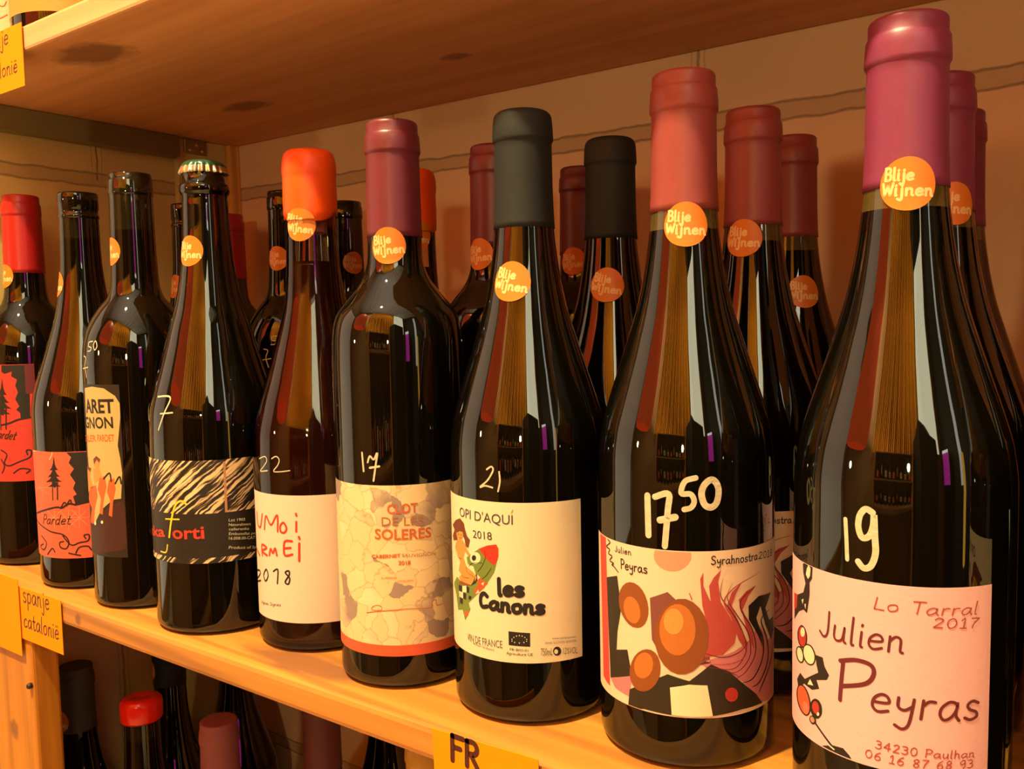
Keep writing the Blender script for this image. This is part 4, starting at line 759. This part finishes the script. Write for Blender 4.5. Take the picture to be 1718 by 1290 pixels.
GL_FULL = glass('bottle_glass_dark', .50)
GL_GAP = glass('bottle_glass_green', .2335)
GL_BROWN = glass('bottle_glass_brown', .262, tint=(.0025, .0016, .0006), neck=(.010, .007, .002))
def paper(n, c): return mat(n, c, .55, bump=.05, bscale=900)
CAP_PINK = mat('capsule_mauve', (120, 42, 72), .42, bump=.08, bscale=160)
CAP_CORAL = mat('capsule_coral', (136, 56, 52), .42, bump=.08, bscale=160)
CAP_RUBY = mat('capsule_ruby', (103, 35, 46), .38, bump=.08, bscale=160)
CAP_RED = mat('capsule_scarlet', (164, 25, 18), .35, bump=.10, bscale=120)
CAP_BLACK = mat('capsule_black', (18, 17, 13), .7)
CAP_CHAR = mat('capsule_charcoal', (64, 54, 38), .6)
CAP_PLUM = mat('capsule_plum', (120, 62, 66), .6, bump=.15, bscale=120)
CAP_GOLD = mat('capsule_gold', (190, 140, 50), .4)
WAX_O = mat('orange_wax', (236, 78, 3), .42, bump=.25, bscale=90)
WAX_R = mat('red_wax', (206, 30, 16), .22, bump=.25, bscale=70)

def capsule(r, prof, m, lab): return tag(obj('capsule', lathe_bm(prof, 96), m, r, True), lab)

# ---- pink-label bottle (front) and its row
def make_pink(loc):
    r, f = bottle('wine_bottle', loc, 'dark wine bottle with mauve capsule and pink flower label priced 19', 'mauve capped bottles in one row', BURG, .300, GL_GAP)
    capsule(r, capsule_profile(f, .2412, .3045), CAP_PINK, 'mauve foil capsule')
    lab = tag(patch('label', f, .0402, -52, 41.5, 31.5, 99.6, paper('pink_paper', (216, 160, 158)), r), 'pink paper label'); printed(lab, 'pink_label', f, .0402, (-51.5, 41.3, 32, 99.4))
    price(r, 'price19', f, .0402); sticker(r, CAPRF(f), math.radians(14.5), .2418)
    return r
def make_picture(loc):
    r, f = bottle('wine_bottle', loc, 'dark wine bottle with coral capsule and swirling picture label priced 17 50', 'coral capped bottles in one row', BURG, .2985, GL_GAP)
    capsule(r, capsule_profile(f, .2418, .3030), CAP_CORAL, 'coral foil capsule')
    lab = tag(patch('label', f, .0408, -40, 72.5, 24.2, 96.6, paper('warm_paper', (212, 178, 148)), r), 'label with dark and amber shapes under a red swirl'); printed(lab, 'picture_label', f, .0408, (-39.5, 72.2, 24.6, 96.2))
    price(r, 'price1750', f, .0408); sticker(r, CAPRF(f), math.radians(27.6), .2351)
    return r
def make_cream(loc):
    r, f = bottle('wine_bottle', loc, 'dark wine bottle with black capsule and plain cream label with a green fish priced 21', 'black capped bottles in one row', BURG, .2915, GL_FULL)
    capsule(r, capsule_profile(f, .2402, .2980, False, .0042), CAP_BLACK, 'matt black capsule')
    lab = tag(patch('label', f, .0402, -37.0, 51.2, 31.5, 109, paper('cream_paper', (212, 188, 152)), r), 'cream paper label'); printed(lab, 'cream_label', f, .0402, (-36.5, 51, 32, 108.6))
    price(r, 'price21', f, .0402); sticker(r, CAPRF(f), math.radians(13.7), .2136, -.16)
    return r
def make_stone(loc):
    r, f = bottle('wine_bottle', loc, 'square shouldered dark bottle with ruby capsule and stone patterned label priced 17', 'ruby capped bottles in one row', BORD, .2985, GL_FULL)
    capsule(r, capsule_profile(f, .2408, .3031), CAP_RUBY, 'ruby foil capsule')
    lab = tag(patch('label', f, .0362, -48, 58, 24.4, 110, stone_paper(), r), 'label printed like cracked stone'); printed(lab, 'stone_label', f, .0362, (-47, 57.5, 24, 109.5))
    tag(patch('label_band', f, .0362, -48, 58, 18.6, 24.6, ink('orange'), r, .00013), 'orange band along the foot of the label')
    price(r, 'price17', f, .0362); sticker(r, CAPRF(f), math.radians(28.8), .2356, .08)
    return r
def make_note(loc):
    r = empty('wine_bottle', loc); tag(r, 'clear glass bottle with orange wax top and white handwritten label priced 22', 'wine bottle', 'orange waxed bottles in one row')
    f, prof = body_profile(BURG_SLIM, .295)
    obj('glass_body', lathe_bm(prof, 96), clear_glass() if 'clear' not in MATS else MATS['clear'], r, True)
    f2, inner = body_profile([(z, q-.0017) for z, q in BURG_SLIM], .2345)
    inner = [(q, z+.003) for q, z in inner if z < .2315]
    wm = mat('rose_wine', (.045, .008, .003), .08, 1.33)
    tag(obj('wine', lathe_bm(inner, 80), wm, r, True), 'dark red wine filling the bottle to the neck')
    tag(obj('cork', lathe_bm([(.0095, .250), (.0096, .2505), (.0096, .294), (.009, .2945)], 40), mat('cork', (196, 120, 90), .8, bump=.4, bscale=400), r, True), 'cork')
    # dipped wax with a wavy lower edge
    P = [(.0156, .2568), (.0161, .2572), (.0162, .262), (.0163, .270), (.0160, .2815), (.0159, .2835), (.0162, .2848), (.0164, .2875), (.0161, .293), (.0150, .2975), (.0130, .2994), (.008, .2999), (.001, .2999)]
    def zf(t, k, q, z):
        a = t-math.radians(30)
        low = .0065*(1-math.cos(a))*.55+.0014*math.sin(3*t+1)
        w = max(0., 1-k/5)
        return q*(1+.006*math.sin(2*t+.4+k*.5)), z+low*w
    tag(obj('wax_cap', lathe_bm(P, 96, zf), WAX_O, r, True), 'bright orange dipped wax')
    lab = tag(patch('label', f, .0400, -21, 58, 18.4, 94.8, paper('white_paper', (212, 178, 156)), r), 'white paper label'); printed(lab, 'note_label', f, .0400, (-20.6, 57, 19, 94))
    price(r, 'price22', f, .0400); sticker(r, lambda z: max(f(z)+.0004, .0163 if z > .2568 else 0), math.radians(22.7), .2539, -.14)
    return r
def make_branch(loc):
    lip = [(.0140, .2775), (.0142, .2790), (.0150, .2798), (.0156, .2812), (.0157, .2835), (.0153, .2852), (.0142, .2862), (.0135, .2868), (.0131, .2935), (.0130, .296)]
    r, f = bottle('wine_bottle', loc, 'dark bottle with crown cap and black label showing bleached branches priced 17', 'crown capped bottles in one row', BURG_HIGH, .2775, GL_FULL, lip)
    bm = bmesh.new(); seg = 168
    prof = [(.0137, .2922), (.0151, .2925), (.0150, .2935), (.0140, .2968), (.0134, .2982), (.0122, .2996), (.0100, .3006), (.004, .3011), (.0005, .3011)]
    def zf(t, k, q, z):
        w = (1.0, 1.0, .9, .55, .15)[k] if k < 5 else 0
        return q+.00075*w*math.cos(21*t), z
    lathe_bm(prof, seg, zf, bm)
    for fa in bm.faces:
        fa.smooth = True
        c = fa.calc_center_median(); fa.material_index = 1 if c.z > .2974 else 0
    c = obj('crown_cap', bm, [mat('cap_steel', (225, 215, 190), .22, metal=1.), mat('cap_green', (32, 66, 42), .3)], r); tag(c, 'green and silver crown cap')
    for p in c.data.polygons: p.use_smooth = True
    lab = patch('label', f, .0415, -40, 66, 46.4, 111.4, mat('black_paper', (34, 22, 11), .5), r, .0001); tag(lab, 'black paper label')
    bp = branch_paper()
    patch('label_print', f, .0415, -40, 66, 78, 111.4, bp, lab, .00013); patch('label_print', f, .0415, -40, 66, 46.6, 50, bp, lab, .00013)
    patch('label_print', f, .0415, 43.5, 45, 78, 110, ink('tan'), lab, .00015)
    printed(lab, 'branch_label', f, .0415, (-39, 65, 47, 110)); price(r, 'price_17', f, .0415)
    sticker(r, lambda z: f(z)+.0001, math.radians(11.4), .2424, -.05)
    return r
def make_dancer(loc):
    lip = [(.0143, .2862), (.0143, .2866), (.0149, .2872), (.0150, .2882), (.0150, .2965), (.0147, .2972), (.0143, .2975), (.0143, .3005), (.0139, .3018), (.012, .3022), (.010, .3021), (.0095, .300), (.0095, .298), (.001, .298)]
    r, f = bottle('wine_bottle', loc, 'uncapped brown bottle with dark label of dancers on a cream patch priced 7 50', 'uncapped brown bottles in one row', BORD_SOFT, .2862, GL_BROWN, lip)
    lab = tag(patch('label', f, .0370, -46, 24.5, 37, 156, mat('brown_paper', (40, 24, 11), .5), r), 'dark brown paper label'); printed(lab, 'dancer_label', f, .0370, (-45, 24.3, 37.2, 155.6))
    price(r, 'price750', f, .0370); sticker(r, lambda z: f(z)+.0001, math.radians(-12), .2474, 0)
    return r
def make_tree(loc):
    lip = [(.0139, .2772), (.0139, .2775), (.0144, .2779), (.0146, .2788), (.0145, .2800), (.0141, .2806), (.0138, .2812), (.0138, .2840), (.0143, .2845), (.0143, .2952), (.0139, .2968), (.012, .2972), (.010, .2971), (.0095, .295), (.0095, .293), (.001, .293)]
    r, f = bottle('wine_bottle', loc, 'uncapped green bottle with orange red tree label low on its body', 'uncapped tree label bottles in one row', BURG, .2772, GL_BROWN, lip)
    lab = tag(patch('label', f, .0395, -40, 39.5, 24, 103.8, paper('orange_red_paper', (214, 84, 56)), r), 'orange red paper label'); printed(lab, 'tree_label', f, .0395, (-39, 39.3, 24.3, 103.4))
    sticker(r, lambda z: f(z)+.0001, math.radians(-24), .2278, 0)
    return r
def make_tall(loc):
    r, f = bottle('wine_bottle', loc, 'dark bottle with scarlet capsule and red tree label at the end of the row', 'scarlet capped bottles in one row', BORD_SOFT, .2965, GL_FULL)
    capsule(r, capsule_profile(f, .2409, .3056), CAP_RED, 'scarlet foil capsule')
    lab = tag(patch('label', f, .0370, -30, 44.5, 70.6, 166, paper('red_paper', (190, 48, 36)), r), 'red paper label'); printed(lab, 'tree_label_tall', f, .0370, (-29, 44.3, 71, 165.6))
    patch('label_print', f, .0370, 37.5, 44.5, 142, 165.8, ink('wineink'), lab, .0002)
    price(r, 'price9', f, .0370); sticker(r, CAPRF(f), math.radians(-2), .2385, 0)
    return r

FRONT = [(make_tall, (-.7671, .0568)), (make_tree, (-.6648, .051)), (make_dancer, (-.5837, .046)), (make_branch, (-.4989, .0466)), (make_note, (-.4178, .0641)),
         (make_stone, (-.3362, .0518)), (make_cream, (-.255, .0601)), (make_picture, (-.1706, .0658)), (make_pink, (-.0752, .0563))]
B = [fn((x, y, 0)) for fn, (x, y) in FRONT]
BEHIND = [  # source, x, y, turn in degrees, label
 (8, -.0806, .1541, -44, 'mauve capped bottle standing directly behind the pink label bottle'), (8, -.0876, .2405, -60, 'last mauve capped bottle of its row, by the wall'),
 (7, -.1714, .1538, -25, 'darker coral capped bottle second in its row, orange sticker on its neck'), (7, -.1784, .2397, 12, 'coral capped bottle third in its row, sticker low under the capsule'),
 (6, -.2541, .147, 8, 'black capped bottle standing behind the cream fish label bottle'),
 (5, -.334, .1401, -31, 'ruby capped bottle second in its row, behind the stone label bottle'), (5, -.3345, .2450, -19, 'ruby capped bottle third in its row, by the wall between two black capsules'),
 (4, -.4177, .1577, 30, 'orange waxed clear bottle behind the ruby capped stone label bottle'),
 (3, -.4985, .1400, 150, 'crown capped bottle hidden behind the orange waxed bottle'),
 (2, -.5719, .1741, 28, 'uncapped brown bottle behind the orange waxed one, sticker at mid neck'), (2, -.5823, .2502, 82, 'uncapped brown bottle at the wall, round sticker at its shoulder'),
 (1, -.6614, .1445, 22, 'uncapped bottle mostly hidden behind the crown capped bottle'),
 (6, .0250, .0580, -20, 'added black capped bottle, unseen beyond the pink label bottle, mirrored in its flank'), (6, .0270, .1480, 30, 'added black capped bottle, unseen beyond the pink label bottle, one place deeper'),  # three unseen bottles added to keep the last bottle's flank dark
 (6, .0260, .2380, 70, 'added black capped bottle, unseen beyond the pink label bottle, against the wall'),
 (0, -.7545, .2536, 0, 'scarlet capped bottle in the corner behind the crown capped bottle')]
for src, x, y, deg, lab in BEHIND:
    c = copy_tree(B[src]); c.location = (x, y, 0); c.rotation_euler = (0, 0, math.radians(deg)); c['label'] = lab
    own = {'coral capped bottle third in its row, sticker low under the capsule': (27.3, .2085, False), 'mauve capped bottle standing directly behind the pink label bottle': (79, .2442, True)}.get(lab)
    if own:
        for s in [k for k in kids(c) if k.name.startswith('sticker')]:
            for q in kids(s): bpy.data.objects.remove(q)
            bpy.data.objects.remove(s)
        fb = smooth_curve(BURG, 0, .3, 2)[0]
        sticker(c, CAPRF(fb) if own[2] else fb, math.radians(own[0]), own[1])

# ------------------------------------------------------------------ shelf below and above
LOW = -.4017; HIGH = .4017
def plain(loc, label, tab, top, g, cap=None, capz=None, capname=None, soft=.0022, ring=True, rz=0, st=None):
    r, f = bottle('wine_bottle', loc, label, None, tab, top-.003, g)
    if cap: capsule(r, capsule_profile(f, capz, top+.0016, ring, soft), cap, capname)
    if st: sticker(r, CAPRF(f), math.radians(st[0]), st[1])
    return r, f
plain((-.7578, .0753, LOW), 'black capped bottle on the lower shelf beside the post', BURG, .2975, GL_FULL, CAP_CHAR, .243, 'matt black capsule', .0012, True, st=(-3, .2536))
r, f = bottle('wine_bottle', (-.6596, .0782, LOW), 'bottle with glossy red wax top on the lower shelf', None, BURG, .285, GL_BROWN)
tag(obj('wax_cap', lathe_bm([(.0146, .2752), (.0158, .2748), (.0166, .2765), (.0168, .282), (.0166, .2885), (.0158, .2918), (.0135, .2938), (.010, .2936), (.006, .2928), (.001, .2926)], 72, lambda t, k, q, z: (q*(1+.02*math.sin(2*t+1)), z+.0012*math.sin(t+.6)*(1 if k > 4 else .6))), WAX_R, r, True), 'glossy red wax top')
plain((-.7345, .1515, LOW), 'all dark bottle on the lower shelf behind the red wax top', BURG, .300, GL_FULL, CAP_BLACK, .262, 'black capsule', st=(-38, .2765))
plain((-.7500, .2345, LOW), 'dark bottle deep on the lower shelf behind the dusty plum capsule', BURG, .300, GL_FULL, CAP_BLACK, .270, 'black capsule')
plain((-.5762, .0926, LOW), 'bottle with dusty plum capsule nearest the lower shelf edge', BURG, .2885, GL_FULL, CAP_PLUM, .232, 'dusty plum capsule', .0012)
plain((-.527, .1535, LOW), 'bottle with dark plum capsule partly hidden under the shelf board', BORD, .3015, GL_FULL, mat('capsule_dark_plum', (84, 36, 40), .6), .2405, 'dark plum capsule')
plain((-.545, .2450, LOW), 'dark bottle at the back of the lower shelf beside the price card', BURG, .300, GL_FULL, CAP_BLACK, .26, 'black capsule')
plain((-.4080, .1450, LOW), 'gold capped bottle on the lower shelf half hidden by the orange FR card', BURG, .300, GL_FULL, CAP_GOLD, .232, 'gold capsule')
r, f = plain((-.672, .0560, HIGH), 'dark bottle with orange label on the upper shelf, beside a cream label bottle', BURG, .2965, GL_FULL, CAP_RUBY, .241, 'ruby capsule')
patch('label', f, .0400, -60, 60, 20.5, 100, paper('amber_paper', (206, 126, 50)), r)
r, f = plain((-.757, .0540, HIGH), 'dark bottle with cream label on the upper shelf above the orange card', BURG, .2965, GL_FULL, CAP_RED, .241, 'red capsule')
lb = patch('label', f, .0400, -60, 60, 18, 100, paper('cream_paper_b', (206, 170, 126)), r)
a = Art()
for k in range(6): a.stroke([(22+3*math.sin(k*2.1), 84-k*10), (30+4*math.sin(k), 87-k*10), (36+3*math.cos(k*1.7), 82-k*10), (42, 86-k*10)], .8, ink('brick'), 1)
a.wrap('label_print', f, .0400, lb, .00015)

# ------------------------------------------------------------------ shelf unit
XL, D, T, XR = -.8062, .2995, .0166, .52
PINE_TOP = wood('pine_board', (190, 121, 47), (164, 98, 34), 'x', knots=((-.6000, .0010, -.009, .004, .004), (-.385, .020, 0, .05, .012)))
PINE_UP = wood('pine_board_pale', (230, 162, 112), (216, 146, 96), 'x', knots=((-.6012, .034, .3852, .036, .018), (-.6421, .1947, .3852, .027, .012), (-.4095, .1989, .3852, .012, .007)), lines=.12)
PINE_POST = wood('pine_post', (196, 122, 24), (168, 96, 14), 'z', knots=((-.708, 0, -.118, .008, .007),), lines=.3)
def plank(name, a, b, m, label, cat, bevel=.0025, group=None):
    return tag(obj(name, box_bm(a, b, bevel), m), label, cat, group)
def trim(n, a, b, m, bevel=.001):
    return tag(obj('trim_%d' % n, box_bm(a, b, bevel), m), kind='structure')
G3 = 'pine boards of the wall shelf'
plank('shelf_board', (XL+.0005, .0, -T), (XR, D-.0005, -.0001), PINE_TOP, 'middle pine shelf board carrying the labelled bottles', 'shelf', .003, G3)
plank('shelf_board', (XL+.0005, .0, .3852), (XR, D-.0005, .3852+T-.0001), PINE_UP, 'upper pine shelf board seen from below, with dark knots', 'shelf', .002, G3)
plank('shelf_board', (XL+.0005, .0, LOW-T), (XR, D-.0005, LOW-.0001), PINE_TOP, 'lowest pine shelf board under the shaded bottles', 'shelf', .002, G3)
post = plank('post', (XL+.01, .0005, LOW+.0002), (-.6712, .020, -T-.0002), PINE_POST, 'pine post under the middle shelf board behind the orange cards', 'post', .002)
cleat = mat('cleat_paint', (132, 116, 72), .6, bump=.2, bscale=80)
trim(5, (XL+.0006, .0205, .3640), (XL+.014, .2275, .3850), cleat)
trim(6, (XL+.0006, .0205, -T-.024), (XL+.016, D-.0135, -T-.0002), PINE_POST)
trim(7, (XL+.0006, .2280, .0002), (XL+.0075, D-.0132, .3850), mat('batten_paint', (206, 172, 104), .6, bump=.2, bscale=80))
trim(8, (XL+.0006, D-.0130, .0002), (XL+.0135, D-.0005, .3850), wood('strip_pine', (250, 180, 90), (230, 156, 72), 'z'))
plank('added_end_panel', (XR-.018, .004, .0002), (XR-.0005, D-.0005, .3850), wood('end_panel_dark', (52, 28, 14), (40, 20, 10), 'z'), 'added dark wooden panel, unseen, closing the shelf beyond the pink label bottle', 'panel', .001)  # unseen end panel, added and darkened for dark reflections in the last bottles
bm = box_bm((XL+.0076, .236, .3700), (XL+.0091, .262, .3848), .0004, 1)
br = obj('corner_bracket', bm, mat('bracket_steel', (150, 130, 80), .35, metal=.8)); tag(br, 'small metal bracket in the shelf corner above the crown cap', 'bracket')
for yy, zz in ((.242, .374), (.2495, .3795), (.256, .374)):
    s = lathe_bm([(.0019, 0), (.0017, .0008), (.0008, .0012), (.0002, .0012)], 16)
    for v in s.verts: v.co = (XL+.0091+v.co.z, yy+v.co.x, zz+v.co.y)
    obj('screw', s, mat('screw_brass', (240, 200, 110), .25, metal=1.), br, True)
s = lathe_bm([(.0022, 0), (.0022, .0025), (.0016, .0036), (.0003, .0038)], 24)
for v in s.verts: v.co = (-.6752+v.co.x, .0006-v.co.z, -.0745+v.co.y)
tag(obj('peg', s, mat('dark_peg', (40, 20, 8), .5), post, True), 'small dark peg near the post edge')

# ------------------------------------------------------------------ price cards
CARD = mat('orange_card', (240, 130, 0), .85, spec=.15); PEN = mat('dark_felt_pen', (70, 22, 14), .5)
def card(loc, w, h, label, lines, rx=0., ry=0.):
    bm = box_bm((0, -.0002, -h), (w, .0002, 0)); o = obj('price_card', bm, CARD); o.location = loc; o.rotation_euler = (rx, ry, 0)
    tag(o, label, 'price card', 'orange price cards on the shelf edges')
    a = Art()
    for txt, p, q, hh, wd, it in lines: a.text(txt, p, q, hh, 'script', wd, PEN, 1, it)
    a.flat('lettering', o, 0, 0, -.0002)
    return o
card((-.683, -.0012, .0012), .0625, .0398, 'orange card with two handwritten words on the middle shelf edge, beside the post', [('spanje', (7.0, -10.6), (45, -10.0), 13.5, 1.15, .05), ('catalonie'.replace('ie', 'iq'), (6.2, -30), (56.5, -29.6), 12, 1.15, .08)])
card((-.7600, -.0024, .0070), .0792, .0590, 'larger orange card hanging over the post top', [('spanje', (5, -16), (37, -16), 12, 1.1, .05), ('d', (37.6, -34), (42.2, -34), 9, 1, 0)])
card((-.2708, -.0012, .0008), .0612, .0400, 'orange card reading FR on the middle shelf edge under the black capped bottle', [('FR', (11.6, -12.6), (27.2, -13.4), 12, 2.7, .0)], 0, -.035)
card((-.6915, -.0012, .4036), .0636, .0424, 'orange card on the upper shelf edge above the row end', [('spanje', (4, -10.2), (43, -10.6), 11.5, .95, .05), ('catalonie'.replace('ie', 'iq'), (3, -31.0), (53.5, -31.6), 10, .95, .08)])

# ------------------------------------------------------------------ room
def struct(name, a, b, m, bevel=0.):
    return tag(obj(name, box_bm(a, b, bevel), m), kind='structure')
RX0, RX1, RY0, RZ0, RZ1 = -2.3, 2.7, -1.95, -1.10, 2.45
struct('wall_back', (RX0, D, RZ0), (RX1, D+.1, RZ1), block_wall('painted_blocks', 'x'))
struct('wall_left', (XL-.16, .001, RZ0), (XL, D, RZ1), block_wall('painted_blocks_side', 'y', (222, 188, 112), (202, 168, 96)))
struct('floor', (RX0, RY0, RZ0-.1), (RX1, D+.1, RZ0), wood('floor_wood', (222, 206, 170), (204, 186, 150), 'x'))
plaster = mat('grey_plaster', (200, 192, 172), .8)
dark = mat('dark_paint', (20, 11, 6), .6)
# boarded ceiling: separate grey boards over the joists
bm = box_bm((RX0, RY0, RZ1), (RX1, D+.1, RZ1+.1))
for k in range(16):
    x = RX0+.05+k*.31
    box_bm((x, RY0, RZ1-.07), (x+.06, D, RZ1+.01), 0, 1, bm)
tag(obj('ceiling', bm, mat('ceiling_paint', (176, 172, 160), .7)), kind='structure')
struct('wall_front', (RX0, RY0-.1, RZ0), (RX1, RY0, RZ1), mat('front_wall_paint', (150, 110, 70), .8))
struct('wall_side', (RX0-.1, RY0, RZ0), (RX0, D+.1, RZ1), plaster)
struct('wall_right', (RX1, RY0, RZ0), (RX1+.1, D+.1, RZ1), dark)
# shop window in the side wall: frame with frosted daylit pane
w1 = struct('window_1', (RX0+.001, -1.78, -.55), (RX0+.012, -.42, 1.62), mat('daylit_pane', (.6, .6, .55), .4, emit=WIN1[0], strength=WIN1[1]))
bm = bmesh.new()
for a, b in (((-1.84, -.62), (-1.78, 1.68)), ((-.42, -.62), (-.34, 1.68)), ((-1.84, 1.62), (-.34, 1.68)), ((-1.84, -.62), (-.34, -.55))):
    box_bm((RX0+.0005, a[0], a[1]), (RX0+.05, b[0], b[1]), 0, 1, bm)
tag(obj('trim_1', bm, mat('window_frame_wood', (150, 100, 40), .4)), kind='structure')
# second, bright window high in the front wall
w2 = struct('window_2', (1.12, RY0+.001, .85), (2.3, RY0+.012, 2.38), mat('bright_pane', (.7, .68, .55), .4, emit=WIN2[0], strength=WIN2[1]))
bm = bmesh.new()
for a, b in (((1.06, .79), (1.12, 2.42)), ((2.3, .79), (2.36, 2.42)), ((1.06, .79), (2.36, .85))):
    box_bm((a[0], RY0+.0005, a[1]), (b[0], RY0+.05, b[1]), 0, 1, bm)
tag(obj('trim_2', bm, mat('window_frame_wood', (150, 100, 40), .4)), kind='structure')
# gold curtain on the front wall
bm = bmesh.new(); n = 260; rows = []
for z in (.62, 1.2, RZ1-.12):
    rows.append([bm.verts.new((-.75+1.78*i/n, RY0+.09+.045*math.sin(i*.62)+.012*math.sin(i*.23+z), z)) for i in range(n+1)])
for p, q in zip(rows, rows[1:]):
    for i in range(n): bm.faces.new((p[i], p[i+1], q[i+1], q[i]))
cu = obj('curtain', bm, mat('gold_cloth', (226, 156, 24), .7), None, True); tag(cu, 'pleated gold curtain across the opposite wall, seen mirrored in the bottles', 'curtain')
# open bottle shelves opposite
cw = wood('cabinet_wood', (150, 96, 50), (110, 66, 32), 'x')
for x in (-.55, .62): plank('post', (x, RY0+.002, RZ0+.001), (x+.03, RY0+.32, .6), wood('side_pine', (190, 116, 40), (150, 86, 28), 'z'), 'upright plank of the opposite shelves, seen only mirrored', 'post', .002, 'uprights of the opposite shelves')
for z in (-.62, -.2, .2, .575): plank('shelf_board', (-.519, RY0+.011, z), (.619, RY0+.31, z+.0238), cw, 'board of the opposite shelves, seen only mirrored', 'shelf', .002, 'boards of the opposite shelves')
for z in (-.176, .224):
    for k in range(9):
        c = copy_tree(B[(1, 2, 6, 7)[k % 4]]); c.location = (-.44+k*.125, RY0+.18, z); c.rotation_euler = (0, 0, PI)
        c['label'] = 'bottle on the shelves opposite, seen only mirrored'; c['group'] = 'bottles on the opposite shelves'
# dark block with doors, added in place of the person behind the camera
cb = empty('standin_block', (0, 0, 0)); tag(cb, 'tall black block added in place of a person, seen mirrored as a dark shape', 'standin_block')
obj('body', box_bm((.72, -1.80, RZ0+.001), (1.42, -1.30, .95), .01), dark, cb)
for x in (.73, 1.075): obj('door', box_bm((x, -1.2995, RZ0+.05), (x+.335, -1.285, .93), .004), dark, cb)
# red pendant lampshade
pl = empty('pendant_lamp', (-.95, -1.05, .86)); tag(pl, 'big red pendant lampshade hanging out in the room, seen mirrored in the bottles', 'lamp')
obj('lamp_shade', lathe_bm([(.24, -.34), (.29, -.30), (.30, 0), (.26, .17), (.16, .27), (.03, .30)], 64, cap0=False), mat('red_shade', (200, 40, 14), .5, emit=(1, .12, .02), strength=RED), pl, True)
obj('cord', lathe_bm([(.004, .30), (.004, RZ1-.86-.075)], 12), dark, pl)
# illuminated magenta sign
sg = empty('lit_sign', (0, 0, 0)); tag(sg, 'upright magenta illuminated sign, seen mirrored in the bottles', 'sign')
obj('sign_frame', box_bm((2.22, -1.66, .12), (2.26, -1.24, .95), .006), dark, sg)
obj('sign_panel', box_bm((2.2185, -1.63, .15), (2.2205, -1.27, .80)), mat('magenta_panel', (.4, .02, .3), .4, emit=(1, .05, .62), strength=MAG), sg)
obj('sign_panel', box_bm((2.2185, -1.63, .81), (2.2205, -1.27, .92)), mat('white_panel', (.8, .8, .8), .4, emit=(1, .9, 1), strength=MAG*2), sg)
obj('sign_leg', box_bm((2.225, -1.48, RZ0+.001), (2.255, -1.42, .12)), dark, sg)
# tall slim floor lamp glowing amber
fl = empty('floor_lamp', (1.70, -.42, RZ0)); tag(fl, 'slim amber floor lamp, seen mirrored as a gold line in the bottles', 'lamp')
obj('lamp_base', lathe_bm([(.13, .001), (.13, .02), (.02, .03), (.012, .05), (.012, .75)], 32), dark, fl, True)
obj('lamp_shade', lathe_bm([(.035, .75), (.04, .76), (.04, 1.62), (.035, 1.63)], 32), mat('amber_shade', (220, 140, 20), .5, emit=(1, .55, .06), strength=AMB), fl, True)

# slim glazed slot in the dark wall
struct('window_3', (RX1-.012, -.86, .1), (RX1-.001, -.68, 2.2), mat('slot_pane', (.6, .62, .62), .4, emit=(.85, .95, 1.0), strength=SLOT))

print('objects', len(bpy.data.objects))
